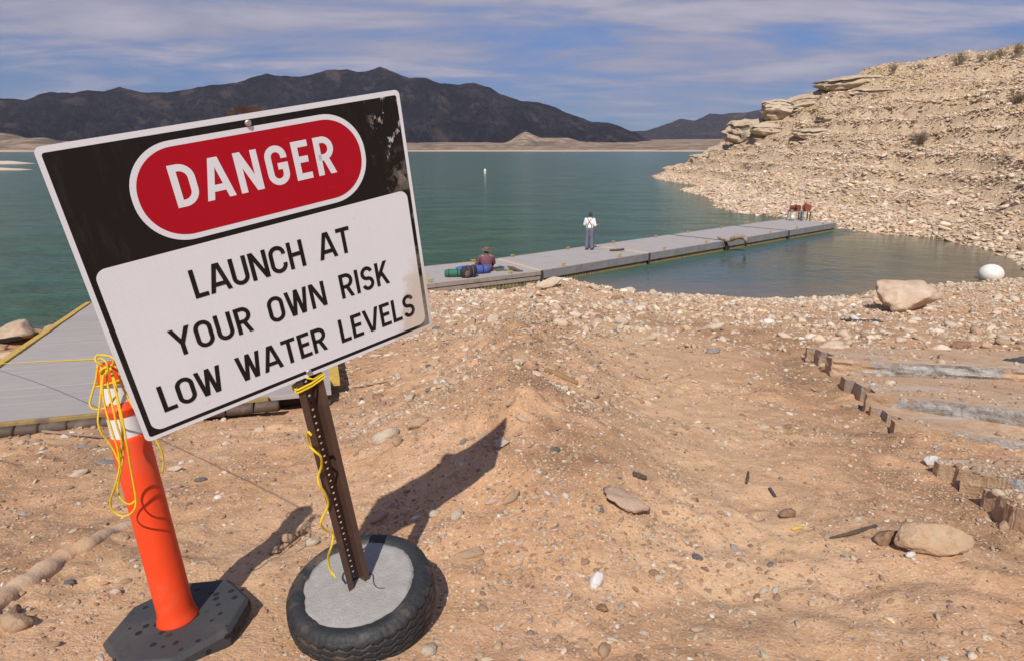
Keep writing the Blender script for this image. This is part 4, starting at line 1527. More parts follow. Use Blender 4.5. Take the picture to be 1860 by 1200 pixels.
# ------------------------------------------------------------------ floating dock
def dock_section(a, ang, L, wid, label, fmat, strip_mat, zt=.5, tilt=0.0, cleat_s=(1.4, 4.9), end=False, two=False):
    root = thing('dock_section', label, 'dock', (a[0], a[1], zt), group='sections of the floating dock')
    root.rotation_euler = (0, tilt, R(ang))
    g = .05
    mb = MB()
    mb.box((L / 2, wid / 2, -.03), (L - g, wid - .06, .06))
    mb.build('deck', M['deck'], root, bevel=.01)
    for y_ in (0, wid):
        if two and y_ == 0:
            for z_, h_ in ((-.085, .17), (-.265, .17)):
                mb = MB(); mb.box((L / 2, y_ + (.0 if z_ > -.1 else .03), z_), (L - g, .06, h_ - .01))
                mb.build('side_board', fmat, root, bevel=.008)
        else:
            mb = MB(); mb.box((L / 2, y_, -.155), (L - g, .06, .33))
            mb.build('side_board', fmat, root, bevel=.01)
    for x_ in ((L - .05,) if not end else (L - .03,)):
        mb = MB(); mb.box((x_ - .03, wid / 2, -.165), (.05, wid - .07, .25))
        mb.build('end_board', fmat, root, bevel=.006)
    mb = MB()
    nrib = int(L / .16)
    V, F = [], []
    for i in range(nrib * 2 + 1):
        x = .12 + (L - .24) * i / (nrib * 2)
        o_ = .03 if i % 2 else 0
        V += [(x, .02 + o_, -.33), (x, wid - .02 - o_, -.33), (x, wid - .02 - o_, -.75), (x, .02 + o_, -.75)]
    for i in range(nrib * 2):
        for k in range(4):
            F.append((i * 4 + k, i * 4 + (k + 1) % 4, i * 4 + 4 + (k + 1) % 4, i * 4 + 4 + k))
    F += [(3, 2, 1, 0), tuple(nrib * 8 + k for k in range(4))]
    mb.add(V, F)
    mb.build('float', M['float'], root)
    if strip_mat:
        mb = MB(); mb.box((L, wid / 2, .006), (.14, wid - .05, .022))
        mb.build('joint_cover', strip_mat, root, bevel=.004)
    if not end:
        mb = MB()
        mb.tube([(L, -.06, .02), (L, -.06, -.62)], .045, 8)
        mb.build('hinge_pin', M['dark_metal'], root)
    for s_ in cleat_s:
        for y_ in (.16, wid - .16):
            mb = MB()
            mb.box((s_, y_, .010), (.15, .07, .02))
            mb.tube([(s_ - .05, y_, .02), (s_ - .05, y_, .10)], .022, 6)
            mb.tube([(s_ + .05, y_, .02), (s_ + .05, y_, .10)], .022, 6)
            mb.tube([(s_ - .14, y_, .112), (s_ - .05, y_, .104), (s_ + .05, y_, .104), (s_ + .14, y_, .112)], [.012, .022, .022, .012], 6)
            mb.build('cleat', M['cleat'], root, True)
    return root


DA = math.degrees(math.atan2(.664, .748))
dU = Vector((.748, .664)); dW = Vector((-.664, .748))
d0 = Vector((1.13, 25.26))
a0 = 31.2
e0 = Vector((math.cos(R(a0)), math.sin(R(a0))))
s0 = d0 - e0 * 8.2
dock_section(s0, a0, 8.2, 3.3, 'nearest dock section with brown timber sides, the seated person and bags on it', M['wood_fascia'], M['strip_wood'], zt=.47, tilt=R(-.2), cleat_s=(3.6, 6.9), two=True)
LS = (6.75, 6.45, 6.7, 6.4)
lab = ['dock section under the standing person, ending at a pale yellow joint strip', 'middle dock section between the yellow joint strip and the bent driftwood',
       'dock section with bent driftwood hanging over its near corner', 'farthest dock section carrying the red cable reels, next to the rocky shore']
p_ = d0.copy()
for k in range(4):
    dock_section(p_, DA, LS[k], 3.4, lab[k], M['fascia'], (M['strip_wood'], M['dark_gap'], M['dark_gap'], None)[k], end=(k == 3))
    p_ = p_ + dU * LS[k]


# ------------------------------------------------------------------ people
def hand(mb, wrist, d, side=1, s=1.0, up=(0, 0, 1)):
    d = Vector(d).normalized()
    n = d.cross(Vector(up)).normalized()
    u = n.cross(d).normalized()
    w0 = Vector(wrist)
    palm = w0 + d * .045 * s
    rot = Matrix((n, d, u)).transposed()
    mb.ell(palm, (.042 * s, .05 * s, .020 * s), rot, 10, 7)
    for k, (o_, L_) in enumerate(((-.030, .062), (-.010, .072), (.010, .068), (.029, .052))):
        b0 = palm + d * .038 * s + n * o_ * s
        mb.limb([b0, b0 + d * L_ * .5 * s, b0 + d * L_ * .8 * s - u * L_ * .35 * s], [.0105 * s, .0095 * s, .008 * s], 6)
    t0 = w0 + d * .03 * s - n * .035 * s * side
    mb.limb([t0, t0 + d * .03 * s - n * .025 * s * side, t0 + d * .055 * s - n * .022 * s * side - u * .015 * s], [.013 * s, .011 * s, .009 * s], 6)


def head(mb, c, f, tilt=0):
    """head with nose, ears, chin; f = facing direction (horizontal)"""
    c = Vector(c)
    f = Vector(f).normalized()
    r_ = f.cross(Vector((0, 0, 1))).normalized()
    rot = Matrix((r_, f, Vector((0, 0, 1)))).transposed()
    mb.ell(c + Vector((0, 0, .02)), (.076, .095, .10), rot, 16, 12)
    mb.ell(c + f * .02 - Vector((0, 0, .05)), (.056, .070, .075), rot, 14, 10)
    mb.limb([c + f * .088 + Vector((0, 0, .015)), c + f * .112 - Vector((0, 0, .02))], [.011, .016], 8)
    mb.ell(c + f * .082 - Vector((0, 0, .058)), (.026, .014, .010), rot, 8, 6)
    for s_ in (-1, 1):
        mb.ell(c + r_ * .078 * s_ - f * .005, (.012, .022, .034), rot, 8, 6)


def eyes(c, f, parent):
    c = Vector(c); f = Vector(f).normalized()
    r_ = f.cross(Vector((0, 0, 1))).normalized()
    for s_ in (-1, 1):
        mb = MB(); mb.ell(c + f * .086 + r_ * .030 * s_ + Vector((0, 0, .018)), (.011, .011, .008), None, 8, 6)
        mb.build('eye', M['hair'], parent, True)


# standing person, back to us
st = thing('person', 'person standing on dock in white shirt, brown crossed braces and grey trousers, with rod', 'person', (*at_z(1070, 454, .5)[:2], .503), R(-14))
mb = MB()
HF = Vector((.45, .9, 0))
head(mb, (.015, .03, 1.60), HF)
mb.limb([(0, -.01, 1.40), (.01, .015, 1.53)], [.062, .055])
mb.ell((0, 0, 1.28), (.155, .095, .20)); mb.ell((0, 0, 1.02), (.145, .10, .16))
for s_ in (-1, 1):
    mb.limb([(.09 * s_, 0, .94), (.105 * s_, .015, .50), (.12 * s_, -.01, .09)], [.085, .058, .042])
    mb.limb([(.12 * s_, -.02, .045), (.125 * s_, .12, .035)], [.042, .035])
    mb.limb([(.10 * s_, -.01, 1.42), (.18 * s_, -.005, 1.41)], [.06, .058])
RE, RW = Vector((.255, -.035, 1.13)), Vector((.455, .10, 1.215))
LE, LW = Vector((-.245, .05, 1.15)), Vector((.02, .27, 1.13))
mb.limb([(.185, -.005, 1.41), RE, RW], [.052, .043, .029]); hand(mb, RW, RW - RE, 1)
mb.limb([(-.185, -.005, 1.41), LE, LW], [.052, .043, .029]); hand(mb, LW, LW - LE, -1)
mb.build('body', M['skin'], st, True, remesh=.011)
eyes((.015, .03, 1.60), HF, st)
mb = MB()
mb.ell((0, -.005, 1.27), (.185, .125, .23), None, 18, 12); mb.ell((0, -.005, 1.06), (.168, .125, .14), None, 18, 10)
mb.ell((0, -.01, 1.40), (.175, .09, .075), None, 18, 10)
for s_, E_, W_ in ((1, RE, RW), (-1, LE, LW)):
    S_ = Vector((.175 * s_, -.005, 1.40))
    mb.limb([S_, S_.lerp(E_, .5), S_.lerp(E_, .92)], [.080, .076, .074])
mb.build('shirt', M['white_cloth'], st, True, remesh=.014)
mb = MB()
mb.ell((0, 0, .97), (.178, .135, .15), None, 18, 10)
for s_ in (-1, 1):
    mb.limb([(.088 * s_, -.005, .92), (.100 * s_, .005, .70), (.112 * s_, .015, .46), (.122 * s_, -.01, .11)], [.122, .106, .092, .088])
mb.build('trousers', M['trouser'], st, True, remesh=.014)
mb = MB()


def back_y(x, z):
    a = 1 - (x / .187) ** 2
    b1 = a - ((z - 1.27) / .232) ** 2
    b2 = 1 - (x / .17) ** 2 - ((z - 1.06) / .142) ** 2
    return -.005 - .127 * math.sqrt(max(b1, b2, .02)) - .004


for s_ in (-1, 1):
    pts = [(x, back_y(x, z), z) for x, z in [(.085 * s_ * (1 - 2 * t / .62) if t < .62 else -.085 * s_ * (t - .0) ** .0 * ((t - .31) / .31 if t < .62 else 1 + (t - .62) * .35), 1.44 - .42 * t) for t in np.linspace(0, 1, 16)]]
    V, F = [], []
    for x, y, z in pts:
        V += [(x - .017, y - .004, z), (x + .017, y - .004, z), (x + .017, y + .012, z), (x - .017, y + .012, z)]
    for i in range(len(pts) - 1):
        for k in range(4):
            F.append((i * 4 + k, i * 4 + (k + 1) % 4, i * 4 + 4 + (k + 1) % 4, i * 4 + 4 + k))
    mb.add(V, F)
mb.build('braces', M['strap'], st, True)
mb = MB()
mb.ell((.012, .022, 1.655), (.092, .108, .085), None, 18, 10)
mb.ell((.060, .125, 1.645), (.070, .075, .012), None, 14, 6)
mb.build('cap', M['hair'], st, True)
mb = MB(); mb.ell((.012, .008, 1.60), (.084, .096, .085), None, 16, 10)
mb.build('hair', M['hair'], st, True)
for s_ in (-1, 1):
    mb = MB()
    mb.limb([(.122 * s_, -.045, .05), (.126 * s_, .05, .05), (.130 * s_, .16, .042)], [.048, .052, .042])
    o = mb.build('shoe', M['shoe'], st, True)
    o.scale = (1, 1, .95)
# fishing rod
rM = st.matrix_basis
rw = Matrix.Translation(st.location) @ Euler((0, 0, R(-14))).to_matrix().to_4x4()
rod = thing('fishing_rod', 'thin dark fishing rod held by the person in white standing on the dock', 'fishing rod', rw @ (RW + Vector((.07, .05, .03))))
d_ = Vector((.62, .75, .10)).normalized()
mb = MB()
mb.tube([-d_ * .28, d_ * .16], .013, 8)
mb.build('handle', M['strap'], rod)
mb = MB()
mb.tube([d_ * .14, d_ * .8 + Vector((0, 0, .01)), d_ * 1.9 + Vector((0, 0, .0))], [.007, .005, .002], 6)
mb.build('blank', M['dark_metal'], rod)
mb = MB()
mb.lathe([(.032, -.02), (.02, -.015), (.02, .015), (.032, .02)], 10, c=(0, 0, -.05))
mb.build('reel', M['dark_metal'], rod)

# seated person
se = thing('person', 'person in maroon shirt and brown brimmed hat seated on the dock beside the bags', 'person', (*at_z(884, 494, .48)[:2], .478), R(14))
mb = MB()
HS = Vector((-.2, 1, 0))
head(mb, (.02, .10, .77), HS)
mb.limb([(0, .03, .60), (.015, .075, .71)], [.075, .066])
mb.ell((0, .02, .40), (.20, .13, .25)); mb.ell((0, 0, .14), (.19, .16, .13))
for s_ in (-1, 1):
    mb.limb([(.12 * s_, .02, .13), (.30 * s_, .36, .27), (.20 * s_, .60, .07)], [.10, .068, .045])
    mb.limb([(.20 * s_, .60, .05), (.21 * s_, .74, .04)], [.04, .034])
    mb.limb([(.13 * s_, .02, .60), (.225 * s_, .03, .57)], [.07, .066])
    E_, W_ = Vector((.315 * s_, .12, .32)), Vector((.20 * s_, .37, .34))
    mb.limb([(.225 * s_, .03, .57), E_, W_], [.062, .05, .033])
    hand(mb, W_, W_ - E_, s_)
mb.build('body', M['skin'], se, True, remesh=.012)
eyes((.02, .10, .77), HS, se)
mb = MB()
mb.ell((0, .01, .41), (.235, .165, .29), None, 20, 12); mb.ell((0, -.01, .18), (.235, .185, .18), None, 20, 10); mb.ell((0, .025, .56), (.225, .115, .11), None, 20, 10)
for s_ in (-1, 1):
    S_ = Vector((.225 * s_, .03, .565)); E_ = Vector((.315 * s_, .12, .32)); W_ = Vector((.20 * s_, .37, .34))
    mb.limb([S_, S_.lerp(E_, .5), E_, E_.lerp(W_, .75)], [.095, .088, .078, .06])
mb.build('shirt', M['maroon'], se, True, remesh=.015)
mb = MB()
mb.ell((0, .04, .12), (.205, .19, .12), None, 18, 10)
for s_ in (-1, 1):
    mb.limb([(.12 * s_, .04, .13), (.30 * s_, .36, .275), (.205 * s_, .585, .10)], [.125, .095, .075])
mb.build('trousers', M['dark_cloth'], se, True, remesh=.015)
for s_ in (-1, 1):
    mb = MB(); mb.limb([(.20 * s_, .575, .05), (.21 * s_, .75, .045)], [.05, .045]); mb.build('shoe', M['shoe'], se, True)
mb = MB(); mb.ell((.02, .08, .76), (.086, .10, .10), None, 16, 10); mb.limb([(.02, .02, .73), (.03, -.01, .62)], [.055, .035]); mb.build('hair', M['hair'], se, True)
mb = MB()
mb.lathe([(.20, -.012), (.205, -.004), (.15, .004), (.098, .012), (.094, .07), (.082, .10), (.05, .112), (0, .108)], 24, capt=False)
hat = mb.build('hat', M['hat'], se, True)
hat.location = (.02, .10, .835); hat.rotation_euler = (R(6), R(8), 0)
mb = MB()
mb.lathe([(.1005, .010), (.0965, .036)], 24, capb=False, capt=False)
mb.build('hat_band', M['hat_band'], hat, True)

# ------------------------------------------------------------------ bags and oddments on the dock
gdir = R(a0)
gb = thing('bag', 'dark green roll bag lying on the dock, leftmost of the luggage', 'bag', (*at_z(824, 504, .47)[:2], .475), gdir - R(28), 'luggage on the dock')
mb = MB()
mb.tube([(-.33, 0, .15), (-.30, 0, .15), (-.1, 0, .155), (.15, 0, .15), (.31, 0, .15), (.34, 0, .15)], [.09, .135, .155, .15, .135, .09], 18)
mb.build('roll', M['green_bag'], gb, True)
for x_ in (-.17, .15):
    mb = MB(); mb.tube([(x_ - .015, 0, .152), (x_ + .015, 0, .152)], .156, 18); mb.build('strap', M['black_bag'], gb)
bb = thing('bedroll', 'long bright blue bedroll lying behind the black backpack on the dock', 'bedroll', (*at_z(862, 499, .47)[:2], .475), gdir - R(6), 'luggage on the dock')
mb = MB()
mb.tube([(-.74, 0, .17), (-.70, 0, .17), (-.4, 0, .185), (0, 0, .175), (.45, 0, .17), (.56, 0, .165), (.59, 0, .165)], [.11, .165, .18, .175, .165, .15, .10], 18)
mb.build('roll', M['blue_bag'], bb, True)
for x_ in (-.5, .3):
    mb = MB(); mb.tube([(x_ - .015, 0, .178), (x_ + .015, 0, .178)], .182, 18); mb.build('strap', M['black_bag'], bb)
bp = thing('backpack', 'bulky black backpack between the green bag and the seated person', 'backpack', (*at_z(851, 505, .47)[:2], .475), gdir - R(10), 'luggage on the dock')
bp.scale = (1.0, .95, 1.1)
mb = MB()
mb.ell((0, 0, .20), (.30, .17, .21), None, 16, 10); mb.ell((-.17, -.02, .19), (.15, .17, .19), None, 12, 8); mb.ell((.2, .0, .24), (.14, .16, .2), None, 12, 8); mb.box((0, .02, .12), (.5, .22, .22))
mb.build('sack', M['black_bag'], bp, True, remesh=.02)
mb = MB(); mb.ell((-.08, -.15, .15), (.12, .07, .12), None, 12, 8); mb.build('pocket', M['bag_trim'], bp, True)
for x_ in (-.02, .14):
    mb = MB(); mb.tube(smooth_path([(x_, -.12, .04), (x_ + .01, -.20, .18), (x_, -.12, .36), (x_, .02, .42)]), .014, 6); mb.build('strap', M['bag_trim'], bp, True)
cb = thing('tackle_box', 'small dark green tackle box on the dock just right of the seated person', 'box', (*at_z(908, 493, .47)[:2], .475), gdir)
mb = MB(); mb.box((0, 0, .07), (.34, .2, .14)); mb.build('case', M['camo'], cb, bevel=.015)
mb = MB(); mb.box((0, 0, .155), (.345, .205, .025)); mb.build('lid', M['dark_cloth'], cb, bevel=.008)
mb = MB(); mb.tube(smooth_path([(-.07, 0, .165), (-.06, 0, .20), (.06, 0, .20), (.07, 0, .165)]), .008, 6); mb.build('handle', M['dark_metal'], cb, True)
mb = MB(); mb.ell((0, 0, .09), (.17, .12, .10), None, 14, 9); mb.ell((.08, .03, .08), (.12, .1, .08), None, 12, 8)
o = mb.build('cloth_bundle', M['fascia'], None, True, remesh=.015); o.location = (*at_z(922, 493, .47)[:2], .475)
tag(o, 'small grey cloth bundle on the dock right of the dark tackle box', 'bundle')


def branch(name, label, pts, rs, mat, catg='driftwood', side=None, n=8):
    mb = MB()
    sp = smooth_path(pts, 5)
    rr_ = np.interp(np.linspace(0, 1, len(sp)), np.linspace(0, 1, len(rs)), rs)
    rr_ = rr_ * (1 + .13 * np.sin(np.arange(len(sp)) * 1.9))
    mb.tube(sp, list(rr_), n)
    for s_ in (side or []):
        mb.tube(smooth_path(s_, 3), [rs[0] * .55] * (3 * (len(s_) - 1)) + [rs[0] * .2], 6)
    return tag(mb.build(name, mat, None, True), label, catg)


branch('driftwood', 'dark reddish driftwood piece on the dock right of the grey bundle', [at_z(922, 486, .62), at_z(932, 488, .60), at_z(942, 492, .53), at_z(950, 493, .50)], [.06, .075, .06, .03], M['dark_wood'], side=[[at_z(926, 487, .6), at_z(931, 484, .66)]])
branch('driftwood', 'short brown log lying across the dock right of the standing person', [at_z(1108, 455, .545), at_z(1116, 454.5, .55), at_z(1126, 454, .55), at_z(1133, 453, .54)], [.05, .06, .06, .05], M['dark_wood'])
branch('driftwood', 'bent grey driftwood branch arching over the edge of the dock', [at_z(1304, 431, .62), at_z(1309, 434, .56), at_z(1318, 437, .55), at_z(1326, 436, .58), at_z(1335, 432, .72), at_z(1343, 430, .78), at_z(1351, 432, .72), Vector(at_z(1355, 437, .6)), Vector(at_z(1357, 446, .30)) + Vector((-.1, -.1, 0))], [.05, .06, .08, .10, .12, .13, .12, .10, .06], M['driftwood'], side=[[at_z(1318, 437, .58), at_z(1312, 433, .70)]])

# cable reels on two trestles
wr = thing('cable_reel_stand', 'steel trestle stand with rusty red cable reels at the far end of the dock', 'reel stand', (*at_z(1450, 401, .5)[:2], .5), R(DA - 42))
for cx_, wd in ((-.28, .72), (.42, .46)):
    for sx_ in (-1, 1):
        for sy_ in (-.22, .22):
            mb = MB(); mb.box((cx_ + sx_ * wd / 2, sy_, .29), (.055, .055, .58)); mb.build('leg', M['grey_metal'] if sx_ < 0 else M['dark_metal'], wr)
    for sy_ in (-.22, .22):
        mb = MB(); mb.box((cx_, sy_, .60), (wd + .08, .06, .06)); mb.build('beam', M['grey_metal'], wr)


def reel(c, ax, r, L_, drum):
    c, ax = Vector(c), Vector(ax).normalized()
    q_ = ax.to_track_quat('Z', 'Y').to_matrix().to_4x4()
    for s_ in (-1, 1):
        mb = MB()
        mb.lathe([(r * .22, -.012), (r, -.018), (r, .018), (r * .22, .012)], 22, capb=False, capt=False)
        mb.add([], [])
        mb.lathe([(r * .22, -.03), (r * .22, .03)], 12)
        o = mb.build('reel_flange', M['red_reel'], wr)
        o.matrix_local = Matrix.Translation(c + ax * s_ * L_ / 2) @ q_
    mb = MB(); mb.lathe([(r * .6, -L_ / 2 + .02), (r * .66, 0), (r * .6, L_ / 2 - .02)], 18)
    o = mb.build('cable_drum', drum, wr, True); o.matrix_local = Matrix.Translation(c) @ q_


reel((.47, 0, .84), (.15, -1, 0), .24, .30, M['dark_metal'])
reel((-.50, 0, .85), (1, -.35, 0), .23, .26, M['rust'])
reel((-.16, 0, .83), (.6, -1, 0), .20, .26, M['dark_metal'])
mb = MB(); mb.tube([(-.62, -.1, .62), (-.62, -.1, .98)], .03, 6); mb.tube([(.66, -.05, .62), (.70, -.05, .98)], .025, 6); mb.tube([(.45, .1, 1.02), (.42, .1, 1.22), (.55, .1, 1.25)], .02, 6)
mb.build('bracket', M['red_reel'], wr)
mb = MB(); mb.ell((-.42, -.05, .22), (.15, .13, .17)); o = mb.build('bucket', M['cream_plastic'], wr, True)

# buoys
by = Vector((*at_z(1798, 508, 0)[:2], 0))
bu = thing('mooring_buoy', 'large white ball buoy floating at the right edge of the cove', 'buoy', by)
mb = MB(); mb.ell((0, 0, .24), (.44, .44, .38), None, 28, 18); mb.build('float_ball', M['buoy_white'], bu, True)
mb = MB(); mb.tube([(.36, -.2, .02), (.46, -.22, .04), (.50, -.22, .0)], .05, 8); mb.build('eye_fitting', M['rust'], bu)
mk = thing('marker_buoy', 'tiny white marker buoy far out on the open lake', 'buoy', (*at_z(881, 316, 0)[:2], 0))
mb = MB(); mb.lathe([(.24, -.3), (.26, .1), (.25, .85), (.18, 1.0), (.0, 1.05)], 16, capt=False); mb.build('float_body', M['buoy_white'], mk, True)
mb = MB(); mb.lathe([(.27, .2), (.27, .45)], 16, capb=False, capt=False); mb.build('band', M['strip_wood'], mk)
mb = MB(); mb.lathe([(.07, 1.0), (.07, 1.2)], 8); mb.build('lantern', M['dark_metal'], mk)

# ------------------------------------------------------------------ broken concrete ramp slabs
def slab_mat():
    m_, q, b = new_mat('slab_concrete')
    co = q.coord('Object')
    n1, n2, n3 = q.noise(co, 1.6, 6, .65), q.noise(co, 9, 6, .7), q.noise(co, 40, 5, .7)
    c = q.mix(q.mr(n1, .3, .7), (.49, .315, .195), (.57, .40, .265))
    c = q.mix(q.mr(n2, .44, .68, 0, .7), c, (.36, .22, .13))
    c = q.mix(q.mr(q.noise(q.mapping(co, scale=(.5, 2.2, 2)), 1.3, 7, .7), .56, .66, 0, .75), c, (.50, .45, .41))
    c = q.mix(q.mr(n3, .55, .75, 0, .4), c, (.30, .20, .14))
    q.put(b.inputs['Base Color'], c)
    b.inputs['Roughness'].default_value = .95
    b.inputs['Specular IOR Level'].default_value = .2
    q.put(b.inputs['Normal'], q.bump(q.m('ADD', n2, q.m('MULTIPLY', n3, .5)), .6, .03))
    return m_


M['slab'] = slab_mat()


def raw_mat():
    m_, q, b = new_mat('raw_concrete')
    co = q.coord('Object')
    n2, n3 = q.noise(co, 8, 7, .75), q.noise(co, 45, 5, .7)
    c = q.mix(q.mr(n2, .35, .65), (.27, .245, .23), (.50, .475, .455))
    c = q.mix(q.mr(n3, .5, .7, 0, .5), c, (.20, .17, .15))
    c = q.mix(q.mr(q.noise(co, 2.5, 5, .6), .5, .66, 0, .8), c, (.42, .28, .19))
    q.put(b.inputs['Base Color'], c)
    b.inputs['Roughness'].default_value = .95
    q.put(b.inputs['Normal'], q.bump(q.m('ADD', n2, q.m('MULTIPLY', n3, .6)), .9, .04))
    return m_


M['raw'] = raw_mat()


def edge_mat():
    m_, q, b = new_mat('slab_edge')
    co = q.coord('Object')
    n1, n2, n3 = q.noise(co, 1.1, 4, .6), q.noise(co, 9, 7, .75), q.noise(co, 45, 5, .7)
    tan = q.mix(q.mr(n2, .3, .7), (.47, .305, .19), (.55, .385, .255))
    grey = q.mix(q.mr(n2, .35, .65), (.25, .225, .205), (.50, .47, .44))
    grey = q.mix(q.mr(n3, .5, .7, 0, .6), grey, (.17, .14, .12))
    c = q.mix(q.mr(q.m('ADD', n1, q.m('MULTIPLY', n2, .25)), .61, .70), tan, grey)
    q.put(b.inputs['Base Color'], c)
    b.inputs['Roughness'].default_value = .95
    b.inputs['Specular IOR Level'].default_value = .15
    q.put(b.inputs['Normal'], q.bump(q.m('ADD', n2, q.m('MULTIPLY', n3, .6)), .8, .04))
    return m_


M['slab_edge'] = edge_mat()


SLABTOP = []


def slab(label, BL, FL, FR, BR, thick, seed, broken=0.5, extra=None):
    """top corners (pixel x, y, height above the ground there)"""
    P = []
    for px, py, h in (BL, FL, FR, BR):
        g_, _d = hit(px, py)
        p = g_
        for _ in range(4):
            zt = gz(p.x, p.y) + h
            p = at_z(px, py, zt)
        P.append(p)
    BLp, FLp, FRp, BRp = P
    nx, ny = 70, 14
    root = thing('concrete_slab', label, 'slab', tuple(FLp - Vector((0, 0, thick))), group='broken slabs of the launch ramp')
    o3 = root.location
    V, F = [], []
    for j in range(ny + 1):
        for i in range(nx + 1):
            s_, t = i / nx, j / ny
            p = FLp.lerp(FRp, s_).lerp(BLp.lerp(BRp, s_), t)
            e = min(s_ * 12, 1)
            jag = (.0, .10, .03, -.05)[min(int(t * 3.2 + (seed % 1)), 3)] * (1 if seed < 9 else .5) + .012 * float(perlin(t * 7, seed, 5)) * (1 - min(s_ * 6, 1))
            p = p + (FRp - FLp).normalized() * jag
            if j == 0:
                d = (BLp - FLp).normalized()
                p = p + d * max(0, .07 * float(perlin(s_ * 7, seed, 3)) + .02 * float(perlin(s_ * 26, seed, 4))) * broken
            p.z += .006 * float(perlin(p.x * 6, p.y * 6, seed)) + .012 * float(perlin(p.x * 1.5, p.y * 1.5, seed))
            V.append(p - o3)
    SLABTOP.extend((o3 + V[j * (nx + 1) + i], (FRp - FLp) / nx, (BLp - FLp) / ny) for j in range(1, ny - 1) for i in range(1, nx - 1))
    n1 = nx + 1
    F = [(j * n1 + i, j * n1 + i + 1, (j + 1) * n1 + i + 1, (j + 1) * n1 + i) for j in range(ny) for i in range(nx)]
    mb = MB(); mb.add(V, F)
    mesh_top = mb.build('top_face', M['slab'], root)
    mesh_top.data.polygons.foreach_set('use_smooth', np.ones(len(mesh_top.data.polygons), dtype=bool))
    # broken edge: front and left end, rough
    edge = [V[j * n1] for j in range(ny, -1, -1)] + [V[i] for i in range(1, n1)]
    NZ = 6
    VV, FF = [], []
    for k in range(NZ + 1):
        t = k / NZ
        for i, p in enumerate(edge):
            q_ = Vector(p)
            rough = (.030 if i > ny else .008) * broken * float(perlin(q_.x * 3, q_.y * 3 + k * .7, seed + 7)) + .016 * broken * float(perlin(q_.x * 9, q_.y * 9, k * .9 + seed))
            out = (FLp - BLp).normalized() if i > ny else (FLp - FRp).normalized()
            out.z = 0
            q_ = q_ + out * (rough if 0 < k else 0) + Vector((0, 0, -thick * t))
            VV.append(q_)
    m_ = len(edge)
    FF = [(k * m_ + i, (k + 1) * m_ + i, (k + 1) * m_ + i + 1, k * m_ + i + 1) for k in range(NZ) for i in range(m_ - 1)]
    mb = MB(); mb.add(VV, FF)
    mb.build('broken_edge', M['slab_edge'], root)
    return root


slab('uppermost concrete slab nearest the cove, with a crumbled grey front edge', (1472, 631, .17), (1512, 652, .20), (1930, 674, .20), (1930, 640, .12), .2, 2.1, .9)
slab('wide concrete slab with a pale dusty corner, second from the cove', (1538, 683, .12), (1576, 716, .17), (1930, 752, .17), (1930, 692, .03), .2, 4.7, .6)
slab('low tan concrete slab half buried in dirt, third from the cove', (1592, 739, .06), (1626, 768, .08), (1930, 812, .02), (1930, 760, .02), .2, 6.2, .3)
slab('concrete slab with a broken pale edge, fourth from the cove', (1713, 836, .10), (1748, 858, .13), (1940, 882, .10), (1940, 834, .03), .2, 8.8, .7)
slab('nearest concrete slab with a dark chipped end at the frame edge', (1795, 888, .11), (1838, 920, .13), (1960, 946, .12), (1960, 892, .06), .2, 10.3, .8)


_pk = [SLABTOP[k] for k in rng.integers(0, len(SLABTOP), 1500)]
_pp = np.array([tuple(a + u * rng.random() + w_ * rng.random()) for a, u, w_ in _pk])
_pp = _pp[perlin(_pp[:, 0] * 1.6, _pp[:, 1] * 1.6, 88) > -.12]
_n = len(_pp)
_sz = np.clip((.35 + .09 * _pp[:, 1]), .5, 1.1) * .008 * (1 - rng.random(_n) * (1 - (.008 / .05) ** 2.2)) ** (-1 / 2.2)
scatter('grit', (_pp + np.array([0, 0, .002]), _sz[:, None] * rng.uniform(.7, 1.2, (_n, 3)), np.stack([rng.normal(0, .3, _n), rng.normal(0, .3, _n), rng.uniform(0, 6.28, _n)], 1), rng.integers(0, 10, _n), colours(_n, WT)), col_r)


def on_ground_tube(name, label, catg, pxs, r, mat, lift=.0, n=8, flat=1.0, wob=.1):
    P = []
    for px, py in pxs:
        h_ = hit(px, py)
        P.append(h_[0] + Vector((0, 0, lift)))
    sp = smooth_path(P, 5)
    k = len(sp)
    rs = r if hasattr(r, '__len__') else [r, r]
    rr_ = np.interp(np.linspace(0, 1, k), np.linspace(0, 1, len(rs)), rs) * (1 + wob * np.sin(np.arange(k) * 1.7))
    mb = MB(); mb.tube(sp, list(rr_), n, flat=flat)
    return tag(mb.build(name, mat, None, True), label, catg)


M['buried'] = simple('buried', (.53, .36, .235), .95, .15, 6, .7, 30, dirt=(.46, .28, .16), dscale=4, damt=.9)
on_ground_tube('buried_hose', 'sand caked old hose running half buried from the frame edge to the marker post', 'hose', [(-60, 1130), (0, 1088), (60, 1048), (110, 1012), (160, 985), (205, 963), (250, 945), (285, 935)], [.060, .056, .046, .038, .028], M['buried'], -.012, 12, .8, .14)
on_ground_tube('stick', 'ochre stick lying on the mound crest right of the sign', 'stick', [(990, 674), (1010, 681), (1030, 690), (1049, 698)], [.018, .03, .028, .012], M['yellow_wood'], .012)
on_ground_tube('stick', 'short dark stub of wood on the mound slope below the ochre stick', 'stick', [(1150, 862), (1160, 866), (1173, 870)], [.015, .018, .013], M['dark_wood'], .008)
on_ground_tube('stick', 'short brown stick standing up from the pale track', 'stick', [(1356, 878), (1358, 868), (1359, 858)], [.008, .009, .006], M['dark_wood'], .008)
on_ground_tube('stick', 'small black stick on the pale track left of the angular brown stone', 'stick', [(1398, 888), (1403, 896), (1408, 903)], [.010, .011, .009], M['fabric_black'], .006)
on_ground_tube('stick', 'thin dark stick pointing at the two big rocks by the slabs', 'stick', [(1508, 978), (1530, 974), (1560, 966), (1590, 957)], [.004, .008, .010, .008], M['dark_wood'], .008)
